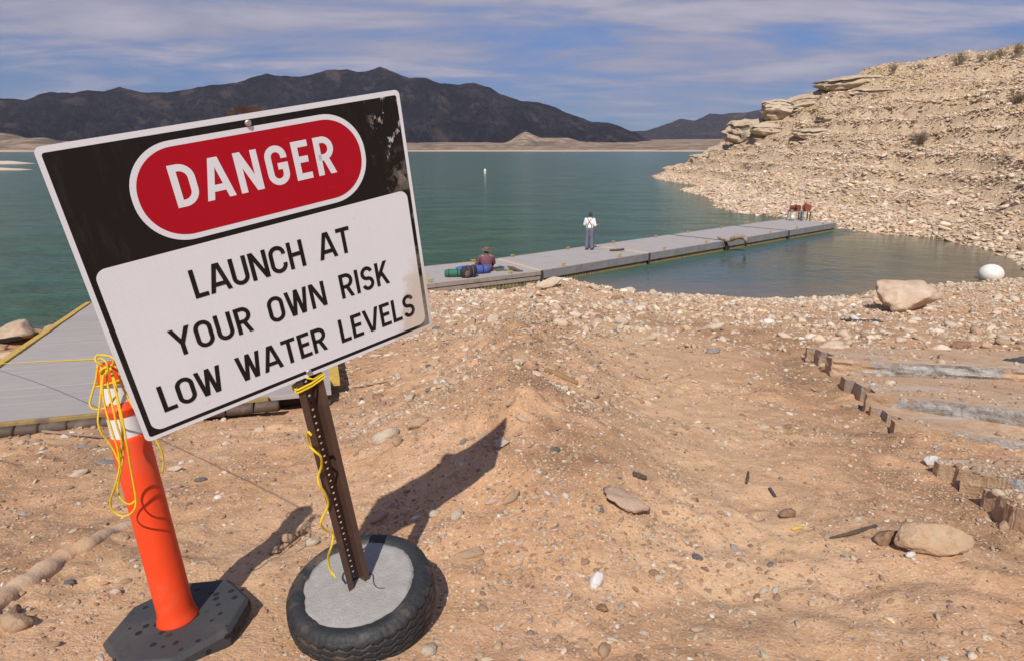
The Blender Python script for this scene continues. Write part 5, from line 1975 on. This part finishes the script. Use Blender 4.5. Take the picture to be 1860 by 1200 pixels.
on_ground_tube('stick', 'pale bare branch on the sand in front of the gangway rollers', 'stick', [(78, 787), (110, 790), (150, 794), (215, 797)], [.012, .011, .009, .004], M['driftwood'], .02)
on_ground_tube('stick', 'dark pole lying on the rocks beyond the gangway', 'pole', [(-40, 648), (0, 639), (35, 630), (72, 621)], [.035, .035, .035, .03], M['dark_wood'], .16)
on_ground_tube('stick', 'thin twig lying right of the sign post near the gangway corner', 'twig', [(640, 705), (665, 702), (690, 697), (705, 694)], [.004, .006, .005, .003], M['dark_wood'], .01)
on_ground_tube('fruit_peel', 'small yellow peel on the pale track', 'peel', [(1438, 962), (1447, 959), (1457, 958)], [.004, .012, .004], M['yellow_paint'], .004)
on_ground_tube('rebar', 'rusty reinforcing bar bent out of the uppermost slab', 'rebar', [(1700, 672), (1703, 664), (1716, 661), (1720, 655)], [.02, .02, .02, .018], M['rust'], .12, 6)


def blanket(name, label, px0, px1, py, hgt, seed, mat, depthw=.35):
    a, _ = hit(px0, py); b_, _ = hit(px1, py)
    nx, ny = 34, 10
    u = (b_ - a)
    L_ = u.length; u.normalize()
    w_ = Vector((-u.y, u.x, 0)).normalized()
    V = []
    for j in range(ny + 1):
        for i in range(nx + 1):
            s_, t = i / nx, j / ny
            prof_ = math.sin(math.pi * min(max(t, 0), 1)) * min(1, s_ * 2.2) * hgt
            x = a + u * (L_ * s_) + w_ * (depthw * (t - .3) * (.35 + .65 * min(1, s_ * 2)))
            base = gz(x.x, x.y)
            V.append((x.x, x.y, base + .006 + prof_ * (.65 + .6 * float(perlin(s_ * 5, t * 3, seed))) + .035 * abs(float(perlin(s_ * 13, t * 6, seed + 2)))))
    n1 = nx + 1
    F = [(j * n1 + i, j * n1 + i + 1, (j + 1) * n1 + i + 1, (j + 1) * n1 + i) for j in range(ny) for i in range(nx)]
    o = mesh(name, V, F, mat, None, True)
    s__ = o.modifiers.new('thickness', 'SOLIDIFY'); s__.thickness = .008
    return o


tag(blanket('torn_fabric', 'torn black ground fabric crumpled against the uppermost slab', 1784, 1900, 682, .22, 3.3, M['fabric_black'], .5), None, 'fabric')
bpy.data.objects['torn_fabric']['label'] = 'torn black ground fabric crumpled against the uppermost slab'
tag(blanket('plastic_scrap', 'flat black scrap lying on the dirt in front of the big pale boulder', 1532, 1596, 583, .02, 5.3, M['fabric_black'], .5), 'flat black scrap lying on the dirt in front of the big pale boulder', 'scrap')


# ------------------------------------------------------------------ stones one can pick out
def norm_mesh(me):
    V = np.array([v.co[:] for v in me.vertices])
    lo, hi_ = V.min(0), V.max(0)
    c_ = (lo + hi_) / 2
    k = 2 / (hi_ - lo)[:2].max()
    for v, a_ in zip(me.vertices, (V - c_) * k):
        v.co = a_
    return me


RND = [norm_mesh(rock_mesh('cobble_shape', 300 + k, 3, 0, .70, None, True, 1.3)) for k in range(6)]
ANG = [norm_mesh(rock_mesh('angular_shape', 330 + k, 3, 9, .72, None, True, 1.3)) for k in range(6)]
_mesh_cache = {}


def shaped(me, mat):
    k = (me.name, mat)
    if k not in _mesh_cache:
        c = me.copy()
        c.materials.clear()
        c.materials.append(M[mat])
        _mesh_cache[k] = c
    return _mesh_cache[k]


def put_stone(p, half, me, name, label, catg, group=None, flat=1.0, rz=None, sink=.35, wide=1.0, tilt=.2):
    o = bpy.data.objects.new(name, me)
    n = ground_rot(p.x, p.y)
    q_ = Vector((0, 0, 1)).rotation_difference(n).to_matrix().to_4x4()
    rz = random.uniform(0, 6.28) if rz is None else rz
    E_ = Euler((random.gauss(0, tilt), random.gauss(0, tilt), rz)).to_matrix().to_4x4()
    zt = max(v.co.z for v in me.vertices)
    o.matrix_world = Matrix.Translation(Vector(p) + n * half * zt * flat * (1 - 2 * sink)) @ q_ @ E_ @ Matrix.Diagonal((half, half * wide, half * flat, 1))
    C.objects.link(o)
    return tag(o, label, catg, group)


def stone(px, py, wpx, fam, k, mat, label, name='stone', flat=1.0, rz=None, sink=.3, wide=1.0, tilt=.15, catg=None):
    h_ = hit(px, py)
    if h_ is None:
        return
    p, dist = h_
    half = wpx * dist / 1200 / 2
    return put_stone(p, half, shaped((RND if fam == 'r' else ANG)[k % 6], mat), name, label, catg or ('boulder' if name == 'boulder' else 'stone'), None, flat, rz, sink, wide, tilt)


# the rocks with a face of their own
BOUL = norm_mesh(rock_mesh('boulder_shape', 403, 4, 18, .85, M['rock_boulder'], True, 1.45))
_z = [v.co.z for v in BOUL.vertices]
_y = [v.co.y for v in BOUL.vertices]
for v in BOUL.vertices:
    v.co.z = (v.co.z - (max(_z) + min(_z)) / 2) * 1.06 / (max(_z) - min(_z))
    v.co.y = (v.co.y - (max(_y) + min(_y)) / 2) * 1.5 / (max(_y) - min(_y))
p_, d_ = hit(1648, 563)
put_stone(p_, 120 * d_ / 1200 / 2, BOUL, 'boulder', 'big pale angular boulder at the edge of the cove', 'boulder', None, 1.0, R(8), .10, 1.0, .02)
SLABR = norm_mesh(rock_mesh('boulder_shape', 417, 4, 5, .62, M['rock_tan'], True, 1.4))
p_, d_ = hit(1692, 992)
put_stone(p_, 132 * d_ / 1200 / 2, SLABR, 'boulder', 'large smooth tan boulder lying in the dirt below the slabs', 'boulder', None, 1.0, R(-14), .22, .75, .05)
for a_ in (
        (1612, 985, 46, 'a', 1, 'rock_brown', 'brown upright stone leaning against the large tan boulder', 'stone', 1.1, .3, .2, .8),
        (1654, 1009, 24, 'r', 2, 'rock_white', 'small white stone in front of the large tan boulder', 'stone', .8, .4, .2, .8),
        (704, 797, 54, 'r', 1, 'rock_cream', 'large pale smooth cobble on the left flank of the mound', 'stone', 1.0, .4, .25, .85),
        (724, 805, 26, 'r', 3, 'rock_tan', 'tan pebble tucked against the large pale cobble', 'stone', 1.2, 1.3, .2, .9),
        (760, 772, 42, 'r', 4, 'rock_tan', 'round tan cobble just above the large pale cobble', 'stone', 1.1, .2, .3, .9),
        (1136, 912, 92, 'a', 3, 'rock_pink', 'flat broad pinkish stone slab embedded in the mound slope', 'stone', .42, 2.9, .25, .85),
        (1083, 1058, 40, 'a', 2, 'rock_white', 'bright white quartz lump in the bottom foreground', 'stone', 1.1, .9, .2, .85),
        (30, 1140, 54, 'a', 4, 'rock_tan', 'orange tan rock at the lower left corner of the frame', 'stone', 1.1, .5, .2, .9),
        (27, 1113, 40, 'a', 0, 'rock_brown', 'brown rock behind the orange tan rock at lower left', 'stone', .8, 2.1, .25, .8),
        (914, 808, 36, 'a', 5, 'rock_cream', 'cream flat stone on the crest right of the sign shadow', 'stone', .75, .2, .2, .8),
        (831, 937, 32, 'r', 0, 'rock_cream', 'cream egg shaped stone below the sign shadow, right one of two', 'stone', 1.0, 1.0, .25, .9),
        (789, 935, 28, 'r', 5, 'rock_cream', 'cream rounded stone below the sign shadow, left one of two', 'stone', 1.0, .3, .25, .9),
        (757, 943, 20, 'a', 1, 'rock_white', 'small white stone at the lower edge of the sign shadow', 'stone', .9, .7, .25, .7),
        (688, 943, 36, 'r', 2, 'rock_pink', 'smooth stone in the sign shadow just behind the tyre', 'stone', .9, .6, .2, .8),
        (842, 803, 19, 'r', 1, 'rock_grey', 'small grey stone in the upper part of the sign shadow', 'stone', .9, .9, .2, .8),
        (1008, 818, 20, 'r', 3, 'rock_blue', 'blue grey pebble on the mound right of the cream flat stone', 'stone', .9, .4, .25, .8),
        (928, 906, 42, 'r', 4, 'rock_tan', 'tan elongated cobble at the foot of the mound, near the pale one', 'stone', .9, .6, .3, .6),
        (895, 912, 32, 'r', 2, 'rock_pink', 'pale elongated cobble beside the tan elongated cobble', 'stone', .7, .4, .3, .5),
        (1430, 938, 38, 'a', 2, 'rock_brown', 'angular brown stone standing on the pale track', 'stone', .85, .3, .15, .7),
        (1296, 641, 28, 'r', 5, 'rock_grey', 'smooth grey stone alone on the track near the slabs', 'stone', .85, .1, .2, .7),
        (1128, 590, 30, 'r', 3, 'rock_cream', 'round cream stone on the far end of the mound', 'stone', 1.1, .1, .15, .95),
        (1072, 670, 17, 'r', 2, 'rock_cream', 'small cream stone above the ochre stick', 'stone', .9, .5, .2, .8),
        (949, 762, 32, 'r', 4, 'rock_pink', 'pale elongated stone on the crest above the blue grey pebble', 'stone', .7, 2.5, .25, .5),
        (928, 731, 22, 'r', 0, 'rock_tan', 'ochre pebble on the dark clods of the mound crest', 'stone', 1.0, .5, .25, .8),
        (1268, 1143, 34, 'r', 1, 'rock_pink', 'pale pink cobble half buried in the bottom foreground', 'stone', .7, .5, .35, .9),
        (781, 1182, 42, 'r', 5, 'rock_cream', 'yellowish cream cobble at the bottom edge beside the tyre', 'stone', .9, 1.2, .3, .9),
        (852, 1008, 58, 'a', 3, 'rock_tan', 'low tan rock half buried to the right of the tyre', 'stone', .6, .4, .35, .6),
        (1388, 1074, 22, 'r', 2, 'rock_cream', 'left one of two touching cream pebbles in the right foreground', 'stone', .8, .3, .3, .8),
        (1409, 1072, 21, 'r', 0, 'rock_cream', 'right one of two touching cream pebbles in the right foreground', 'stone', .8, .9, .3, .8),
        (1375, 1085, 18, 'r', 3, 'rock_brown', 'brown pebble in front of the two touching cream pebbles', 'stone', .8, .9, .3, .8),
        (525, 982, 30, 'a', 4, 'rock_tan', 'upright tan stone in the cluster left of the sign post', 'stone', 1.2, .9, .2, .8),
        (546, 972, 24, 'r', 1, 'rock_brown', 'reddish brown stone in the cluster left of the sign post', 'stone', 1.1, .4, .2, .8),
        (566, 988, 28, 'r', 3, 'rock_cream', 'cream stone in the cluster left of the sign post', 'stone', .9, .2, .25, .8),
        (500, 1003, 26, 'a', 5, 'rock_tan', 'low tan stone at the front of the cluster by the post', 'stone', .9, .2, .25, .8),
        (141, 862, 42, 'r', 2, 'rock_cream', 'flat cream stone on the sand left of the orange marker', 'stone', .6, .2, .35, .6),
        (319, 854, 28, 'a', 0, 'rock_cream', 'cream angular stone on the sand right of the orange marker', 'stone', .8, .2, .2, .7),
        (211, 1077, 22, 'a', 2, 'rock_cream', 'pale stone just behind the rubber foot of the marker', 'stone', 1.0, .2, .2, .8),
        (364, 872, 24, 'r', 4, 'rock_blue', 'dark blue grey stone on the sand between marker and post', 'stone', .7, .2, .25, .7),
        (128, 1059, 26, 'a', 5, 'rock_blue', 'dark flat stone beside the buried hose', 'stone', .6, .2, .25, .7),
        (408, 832, 34, 'r', 0, 'rock_pink', 'long pale stone on the sand below the sign corner', 'stone', .5, .3, .35, .5),
        (196, 840, 46, 'r', 5, 'rock_grey', 'broad grey stone sunk in the sand behind the hanging rope', 'stone', .4, .3, .4, .6),
        (115, 807, 60, 'r', 1, 'rock_tan', 'long sandy stone in front of the gangway rollers', 'stone', .5, .2, .35, .45),
        (150, 812, 30, 'r', 2, 'rock_grey', 'flat grey stone in front of the gangway rollers', 'stone', .5, .2, .35, .6),
        (1636, 622, 24, 'r', 3, 'rock_cream', 'cream stone behind the uppermost slab', 'stone', .9, .2, .2, .8),
        (1746, 632, 38, 'a', 4, 'rock_brown', 'dark brown angular rock behind the uppermost slab', 'stone', .8, .2, .2, .7),
        (1693, 842, 26, 'a', 1, 'rock_white', 'chalky white broken lump beside the fourth slab', 'stone', 1.3, .2, .15, .8),
        (1503, 668, 34, 'a', 3, 'rock_pink', 'broken block at the left end of the uppermost slab', 'stone', .7, .2, .2, .8),
        (1832, 955, 40, 'a', 2, 'rock_tan', 'tan rock below the nearest slab', 'stone', .8, .2, .25, .8),
        (1640, 768, 22, 'a', 5, 'rock_white', 'pale chip lying on the third slab', 'stone', .7, .2, .1, .7),
        (1540, 738, 22, 'r', 5, 'rock_tan', 'tan pebble beside the grey one left of the second slab', 'stone', .8, .2, .25, .8),
        (1557, 740, 16, 'r', 1, 'rock_grey', 'grey pebble left of the second slab', 'stone', .8, .2, .25, .8),
        (1000, 523, 54, 'a', 0, 'rock_cream', 'long cream rock on the water edge below the dock joint', 'boulder', .7, .1, .1, .6),
        (1080, 526, 24, 'a', 4, 'rock_cream', 'cream rock on the shore crest right of the dock joint', 'boulder', .8, .1, .15, .8),
        (1144, 530, 24, 'r', 2, 'rock_cream', 'rounded cream rock on the shore crest at the start of the cove', 'boulder', .8, .1, .2, .8),
        (1190, 537, 22, 'a', 3, 'rock_cream', 'low cream rock at the left end of the cove shore', 'boulder', .6, .1, .2, .8),
        (1122, 546, 24, 'a', 1, 'rock_brown', 'dark brown rock on the far end of the mound by the cove', 'boulder', .9, .1, .2, .8),
        (32, 618, 82, 'a', 5, 'rock_boulder', 'big knobbly pale rock on the left shore beyond the gangway', 'boulder', .9, .3, .2, .8),
        (98, 608, 40, 'r', 3, 'rock_tan', 'rounded rock on the left shore touching the gangway edge', 'boulder', .9, .1, .2, .8),
        (68, 616, 26, 'r', 0, 'rock_pink', 'small pink rock between the two larger rocks of the left shore', 'boulder', .9, .1, .2, .8),
        (20, 652, 46, 'r', 2, 'rock_pink', 'pale rounded rock below the dark pole at the left edge', 'boulder', .8, .1, .3, .8),
        (60, 640, 30, 'r', 4, 'rock_cream', 'pale stone beside the gangway edge on the left shore', 'boulder', .8, .1, .3, .8),
        (-6, 634, 40, 'a', 3, 'rock_tan', 'tan rock cut by the left frame edge near the dark pole', 'boulder', .8, .1, .3, .8)):
    px, py, wpx, fam, k, mt, lb, nm, fl, rz, sk, wd = a_
    stone(px, py, wpx, fam, k, mt, lb, nm, fl, rz, sk, wd)

# crumbled concrete at the slab ends
for a_ in ((1532, 668, 30, 1, 'grey chunk of crumbled concrete at the left end of the uppermost slab'), (1566, 672, 34, 4, 'long grey concrete fragment leaning on the uppermost slab'), (1600, 674, 30, 2, 'flaking grey concrete fragment right of the long one'),
           (1520, 676, 20, 5, 'small grey concrete lump between first and second slab'), (1625, 676, 20, 0, 'last small grey fragment along the crumbled edge of the uppermost slab'), (1487, 655, 26, 3, 'tan block broken off the corner of the uppermost slab'),
           (1755, 742, 24, 2, 'grey concrete lump under the front edge of the second slab'), (1700, 690, 18, 1, 'small grey chip lying on the second slab')):
    stone(a_[0], a_[1], a_[2], 'a', a_[3], 'raw' if 'tan' not in a_[4] else 'rock_tan', a_[4], 'concrete_fragment', .7, None, .25, .7, .3, 'rubble')

# the many other stones: named by kind, size and the nearest thing one can find
KINDS_ = [('rock_cream', 'r', 'cream rounded'), ('rock_cream', 'a', 'cream angular'), ('rock_tan', 'r', 'tan rounded'), ('rock_pink', 'a', 'pinkish angular'), ('rock_grey', 'r', 'grey rounded'), ('rock_blue', 'r', 'dark blue grey'), ('rock_brown', 'a', 'brown angular')]
KW = [6, 4, 5, 4, 2.2, 1.6, 2.2]
MARKS = [(px, py, nm) for px, py, nm in (
    (322, 1118, 'the orange marker post'), (650, 1090, 'the tyre'), (525, 982, 'the stone cluster by the post'), (704, 797, 'the large pale cobble'), (800, 850, 'the sign shadow'), (1136, 912, 'the flat pinkish slab'),
    (1083, 1058, 'the white quartz lump'), (1268, 1143, 'the pale pink cobble'), (1692, 992, 'the large tan boulder'), (1020, 684, 'the ochre stick'), (914, 808, 'the cream flat stone on the crest'), (1430, 938, 'the angular brown stone on the track'),
    (1160, 866, 'the dark wood stub'), (1296, 641, 'the lone grey stone'), (1128, 590, 'the round cream stone'), (1548, 974, 'the thin dark stick'), (1398, 1073, 'the two touching pebbles'), (1500, 660, 'the uppermost slab'), (1570, 735, 'the second slab'),
    (1720, 860, 'the fourth slab'), (1648, 563, 'the big pale boulder'), (1565, 583, 'the flat black scrap'), (1000, 523, 'the long cream shore rock'), (1144, 530, 'the start of the cove shore'), (1400, 548, 'the middle of the cove shore'), (1250, 545, 'the left cove shore'), (1520, 545, 'the right cove shore'), (1770, 530, 'the white ball buoy'),
    (850, 530, 'the nearest dock section'), (120, 850, 'the flat cream stone by the marker'), (100, 1020, 'the buried hose'), (610, 720, 'the gangway corner'), (30, 610, 'the big knobbly shore rock'), (560, 755, 'the end of the gangway rollers'), (1840, 955, 'the nearest slab'), (1447, 960, 'the yellow peel'), (928, 906, 'the tan elongated cobble'), (1060, 770, 'the blue grey pebble'))]
MARKP = [(hit(px, py)[0], nm) for px, py, nm in MARKS]


def label_at(p, half, w_, noun='stone'):
    q_, nm = min(MARKP, key=lambda t: (t[0] - p).length)
    d = p - q_
    dist = d.length
    ay, ax_ = d.y, d.x
    if dist < 2.5 * half: rel = 'touching'
    elif abs(ax_) > 1.6 * abs(ay): rel = 'to the left of' if ax_ < 0 else 'to the right of'
    elif abs(ay) > 1.6 * abs(ax_): rel = 'behind' if ay > 0 else 'in front of'
    else: rel = ('behind and left of' if ax_ < 0 else 'behind and right of') if ay > 0 else ('in front and left of' if ax_ < 0 else 'in front and right of')
    k = half / (.012 + .006 * p.y)
    sz_ = 'tiny' if k < .62 else ('small' if k < 1.0 else 'fist sized')
    if p.y > 15: sz_ = 'small' if half < .085 else ('middling' if half < .13 else 'stout')
    far_ = ' well' if dist > .22 * p.y and rel != 'touching' else ''
    return '%s %s %s%s %s %s' % (sz_, w_, noun, far_, rel, nm)


USED = set()


def free(x, y, r):
    if not bool(keep_out(np.array([x]), np.array([y]))[0]): return False
    return True


def lot(n, x0, x1, y0, y1, smin, smax, dens, pw=2.0):
    k = 0
    while k < n:
        x, y = random.uniform(x0, x1), random.uniform(y0, y1)
        if abs(x) > .80 * y + .2 or not free(x, y, .05): continue
        if random.random() > float(dens(np.array([x]), np.array([y]))[0]): continue
        z = gz(x, y)
        if z < .02: continue
        u_ = random.random()
        s_ = smin * (1 - u_ * (1 - (smin / smax) ** pw)) ** (-1 / pw)
        mt, fam, w_ = random.choices(KINDS_, KW if y < 15 else [6, 6, 4, 5, .6, 0, 1.5])[0]
        lb = label_at(Vector((x, y, z)), s_, w_)
        if lb in USED: continue
        USED.add(lb)
        put_stone(Vector((x, y, z)), s_, shaped(random.choice(RND if fam == 'r' else ANG), mt), 'stone', lb, 'stone', 'loose stones on the bank', random.uniform(.65, 1.1), None, random.uniform(.2, .4), random.uniform(.7, 1), .25)
        k += 1


lot(62, -2.6, 3.2, 1.3, 4.8, .014, .038, dn)
lot(52, -5, 6, 4.6, 9.5, .026, .075, dn)
lot(64, -9, 20, 9.5, 24.5, .06, .24, lambda x, y: np.clip(.25 + .75 * ss(15, 22, y), 0, 1))

# ledges and boulders of the hill
def ledge_mesh(name, seed, sub=5, layers=4.5, flat=.42):
    r_ = np.random.default_rng(seed)
    bm = bmesh.new()
    bmesh.ops.create_icosphere(bm, subdivisions=sub, radius=1)
    V = np.array([v.co[:] for v in bm.verts])
    V = np.sign(V) * np.abs(V) ** .62
    for k in range(6):
        nrm = r_.normal(size=3); nrm[2] *= .3; nrm /= np.linalg.norm(nrm)
        d = r_.uniform(.6, .9); s_ = V @ nrm
        V = V - np.where(s_ > d, (s_ - d) * .9, 0)[:, None] * nrm
    zl = V[:, 2] * layers + .8 * perlin(V[:, 0] * 1.5, V[:, 1] * 1.5, seed)
    st = perlin(np.floor(zl) * 3.7 + .5, seed * 1.3, .5) * .25 - .10 * ss(.7, 1.0, zl - np.floor(zl)) - .30 * np.exp(-((V[:, 2] + .25 + .12 * perlin(V[:, 0] * 2, V[:, 1] * 2, seed)) / .17) ** 2)
    V[:, :2] *= (1 + st + .12 * fbm(V[:, 0] * 2 + seed, V[:, 1] * 2, V[:, 2] * 2, 3))[:, None]
    V[:, 2] += .10 * fbm(V[:, 0] * 2.5, V[:, 1] * 2.5, seed, 3)
    V[:, 2] *= flat
    for v, c in zip(bm.verts, V): v.co = c
    me = bpy.data.meshes.new(name)
    bm.to_mesh(me); bm.free()
    me.materials.append(M['rock_ledge'])
    me.polygons.foreach_set('use_smooth', np.zeros(len(me.polygons), dtype=bool))
    return norm_mesh(me)


LED = [ledge_mesh('ledge_shape', 500 + k) for k in range(5)]


def ledge(px, py, d, wpx, hpx, k, label, rz=0.0, dep=.6, sink=0.0, name='rock_ledge'):
    v = bearing(px, py) * d
    me = LED[k % 5]
    half = wpx * d / 1200 / 2
    zs = max(v_.co.z for v_ in me.vertices)
    o = bpy.data.objects.new(name, me)
    az = math.atan2(v[0], v[1])
    hz_ = hpx * d / 1200 / 2
    o.matrix_world = Matrix.Translation((v[0], v[1], CAM_H + v[2])) @ Euler((0, R(random.uniform(-4, 4)), -az + R(rz))).to_matrix().to_4x4() @ Matrix.Diagonal((half, half * dep, hz_ / zs, 1))
    C.objects.link(o)
    return tag(o, label, 'rock ledge', None)


ledge(1366, 252, 116, 104, 62, 0, 'layered ledge with a dark undercut at the left shoulder of the hill', 6, .8)
ledge(1428, 214, 113, 104, 56, 1, 'rounded layered ledge just above the undercut ledge', -8, .8)
ledge(1432, 246, 110, 130, 46, 4, 'low broken ledge right of the dark undercut', -12, .6)
ledge(1560, 160, 109, 140, 34, 2, 'long flat overhanging ledge at the crest of the hill', -6, .6)
ledge(1492, 190, 111, 104, 40, 3, 'stepped pale ledge left of the overhanging ledge', 4, .7)
ledge(1612, 178, 105, 120, 26, 0, 'small dark edged ledge below the crest right of the overhang', 10, .5)
ledge(1530, 220, 102, 96, 22, 1, 'isolated thin ledge in the middle of the upper slope', 0, .5)
ledge(1314, 282, 121, 56, 34, 3, 'boulder pile on the sloping nose of the hill', 0, .8)
ledge(1276, 294, 130, 48, 26, 2, 'second boulder pile farther down the nose of the hill', 0, .8)
ledge(1228, 312, 146, 52, 20, 4, 'dark footed rock at the tip of the point', 0, .7)
ledge(1492, 250, 99, 100, 28, 2, 'weathered ledge above the rubble, right of the low broken one', -6, .55)

HMARK = [(1362, 246, 'the dark undercut ledge'), (1425, 209, 'the rounded layered ledge'), (1555, 156, 'the overhanging crest ledge'), (1520, 216, 'the isolated thin ledge'), (1310, 280, 'the boulder pile on the nose'), (1226, 311, 'the tip of the point'), (1480, 244, 'the weathered ledge'),
         (1681, 216, 'the grey dry shrub on the slope'), (1852, 160, 'the olive bush on the slope'), (1525, 325, 'the small dry brush'), (1450, 395, 'the cable reels'), (1518, 408, 'the far end of the dock'), (1310, 370, 'the spit behind the dock'), (1650, 427, 'the back shore of the cove'), (1755, 440, 'the back right corner of the cove'), (1240, 345, 'the second spit'), (1798, 495, 'the white ball buoy'), (1860, 330, 'the right frame edge at mid slope')]
HK = [('rock_cream', 'cream'), ('rock_pink', 'pinkish'), ('rock_tan', 'tan'), ('rock_ledge', 'weathered buff')]
k = 0
while k < 74:
    x, y = random.uniform(18, 105), random.uniform(26, 140)
    d = math.hypot(x, y)
    if x > .82 * y + 3: continue
    z = gz(x, y)
    hm = float(hill_mask(np.array([x]), np.array([y]), 0)[0])
    if hm < .5 or z < .05 or z > 13: continue
    if random.random() > (1.2 - z / 12) * (60 / d): continue
    mt, w_ = random.choice(HK)
    half = random.uniform(.16, .30) * (d / 50) ** .8 * (1.6 if random.random() < .12 else 1)
    pp_ = Vector((x, y, z))
    sc_ = pp_ - Vector((0, 0, CAM_H))
    dep_ = sc_.y * CP - sc_.z * SP
    spx, spy = 930 + 1200 * sc_.x / dep_, 600 - 1200 * (sc_.y * SP + sc_.z * CP) / dep_
    q_ = min(HMARK, key=lambda t: math.hypot(t[0] - spx, (t[1] - spy) * 1.5))
    ddx, ddy = spx - q_[0], q_[1] - spy
    if abs(ddx) > 2.2 * abs(ddy): rel = 'left of' if ddx < 0 else 'right of'
    elif abs(ddy) > 1.2 * abs(ddx): rel = 'straight above' if ddy > 0 else 'straight below'
    else: rel = ('above and ' if ddy > 0 else 'below and ') + ('left of' if ddx < 0 else 'right of')
    wp_ = half * 2 / dep_ * 1200
    sz_ = 'small' if wp_ < 11 else ('middling' if wp_ < 16 else 'large')
    lb = '%s %s boulder %s %s' % (sz_, w_, rel, q_[2])
    if lb in USED: continue
    USED.add(lb)
    put_stone(pp_, half, shaped(random.choice(ANG), mt), 'boulder', lb, 'boulder', 'boulders on the hillside', random.uniform(.6, 1), None, random.uniform(.2, .4), random.uniform(.6, 1), .2)
    k += 1


# ------------------------------------------------------------------ shrubs and dry grass
def shrub(px, py, d, wpx, hpx, mat, label, n=70, seed=1, leaf=0):
    r_ = random.Random(seed)
    v = bearing(px, py) * d
    x, y = v[0], v[1]
    z = gz(x, y) - .05
    wd, ht = wpx * d / 1200 / 2, hpx * d / 1200
    root = thing('shrub', label, 'shrub', (x, y, z))
    mb, lf = MB(), MB()
    for i in range(n):
        a = r_.uniform(0, 6.28)
        sp = r_.random() ** .6
        L_ = ht * r_.uniform(.55, 1.05) * (1 - .35 * sp)
        tip = Vector((math.cos(a) * wd * sp, math.sin(a) * wd * sp, L_))
        mid = tip * .5 + Vector((0, 0, L_ * .12))
        mb.tube([(tip.x * .05, tip.y * .05, 0), mid, tip], [.03 * ht / 1.5 + .008, .018 * ht / 1.5 + .006, .006], 4)
        for j in range(3):
            b0 = mid.lerp(tip, r_.random())
            b1 = b0 + Vector((r_.gauss(0, .14), r_.gauss(0, .14), r_.uniform(.05, .25))) * ht
            mb.tube([b0, b1], [.010 * ht / 1.5 + .005, .005], 3)
            for q_ in range(leaf):
                c_ = b0.lerp(b1, r_.random()) + Vector((r_.gauss(0, .05), r_.gauss(0, .05), r_.gauss(0, .05))) * ht
                s_ = r_.uniform(.02, .04) * ht
                u_, w_ = Vector((r_.gauss(0, 1), r_.gauss(0, 1), r_.gauss(0, 1))).normalized() * s_, Vector((r_.gauss(0, 1), r_.gauss(0, 1), r_.gauss(0, 1))).normalized() * s_ * .6
                lf.add([c_ - u_, c_ + w_, c_ + u_, c_ - w_], [(0, 1, 2, 3)])
    mb.build('twigs', M['shrub_dry'], root)
    if leaf:
        o = lf.build('leaves', M[mat], root)
        o['kind'] = 'stuff'


for i, a_ in enumerate((
        (1622, 134, 106, 16, 20, 'shrub_olive', 'leggy shrub on the hill crest, leftmost on the skyline', 26, 3), (1670, 130, 106, 14, 10, 'shrub_dry', 'low dry shrub on the skyline between the leggy shrub and the bushy one', 20, 2),
        (1741, 120, 104, 24, 22, 'shrub_olive', 'bushy olive shrub alone on the hill skyline', 44, 5), (1781, 112, 103, 14, 14, 'shrub_dry', 'first of the small shrubs near the right end of the skyline', 24, 3),
        (1799, 109, 102, 16, 15, 'shrub_olive', 'second small olive shrub near the right end of the skyline', 26, 4), (1818, 105, 101, 18, 17, 'shrub_olive', 'taller olive shrub near the right end of the skyline', 30, 4),
        (1846, 100, 100, 22, 22, 'shrub_olive', 'tallest skyline shrub at the right frame edge', 40, 4), (1681, 220, 82, 46, 20, 'shrub_dry', 'wide grey dry shrub in the middle of the slope', 90, 2),
        (1678, 233, 80, 16, 9, 'shrub_green', 'small bright green plant below the grey dry shrub', 24, 8), (1852, 166, 86, 34, 18, 'shrub_olive', 'dark olive bush on the slope at the right frame edge', 60, 6),
        (1525, 327, 72, 26, 9, 'shrub_dry', 'small dry brush on the lower slope above the dock end', 34, 2), (1780, 172, 88, 30, 8, 'shrub_dry', 'low dry brush on the upper slope left of the olive bush', 40, 2))):
    px, py, d, wp, hp_, mt, lb, n, lfn = a_
    shrub(px, py, d, wp, hp_, mt, lb, n, 40 + i, lfn)
mb = MB()
for i in range(2600):
    px, py = random.uniform(1480, 1900), random.uniform(120, 300)
    pass
r_ = np.random.default_rng(55)
x = r_.uniform(40, 115, 26000); y = r_.uniform(60, 125, 26000)
z = ground_z(x, y)
k_ = (z > 7) & (perlin(x * .13, y * .13, 77) > .22) & (x < .85 * y + 4)
for x_, y_, z_ in zip(x[k_], y[k_], z[k_]):
    for j in range(3):
        a = random.uniform(0, 6.28); h_ = random.uniform(.15, .38); s_ = random.uniform(.05, .16)
        mb.add([(x_ - .035 * math.sin(a), y_ + .035 * math.cos(a), z_ - .03), (x_ + .035 * math.sin(a), y_ - .035 * math.cos(a), z_ - .03), (x_ + s_ * math.cos(a), y_ + s_ * math.sin(a), z_ + h_)], [(0, 1, 2)])
o = mesh('dry_grass', mb.V, mb.F, M['grass_straw'])
o['kind'] = 'stuff'


# ------------------------------------------------------------------ desert haze
m_ = bpy.data.materials.new('haze')
m_.use_nodes = True
t_ = m_.node_tree
for nd in list(t_.nodes): t_.nodes.remove(nd)
q = NT(t_)
pv = q.n('ShaderNodeVolumePrincipled')
pv.inputs['Color'].default_value = (.80, .84, 1.0, 1)
pv.inputs['Density'].default_value = HAZE
pv.inputs['Anisotropy'].default_value = .2
oo = q.n('ShaderNodeOutputMaterial')
t_.links.new(pv.outputs[0], oo.inputs['Volume'])
mb = MB(); mb.box((0, 5400, 500), (26000, 11500, 1130))
hz_o = mb.build('haze', m_)
hz_o['kind'] = 'stuff'
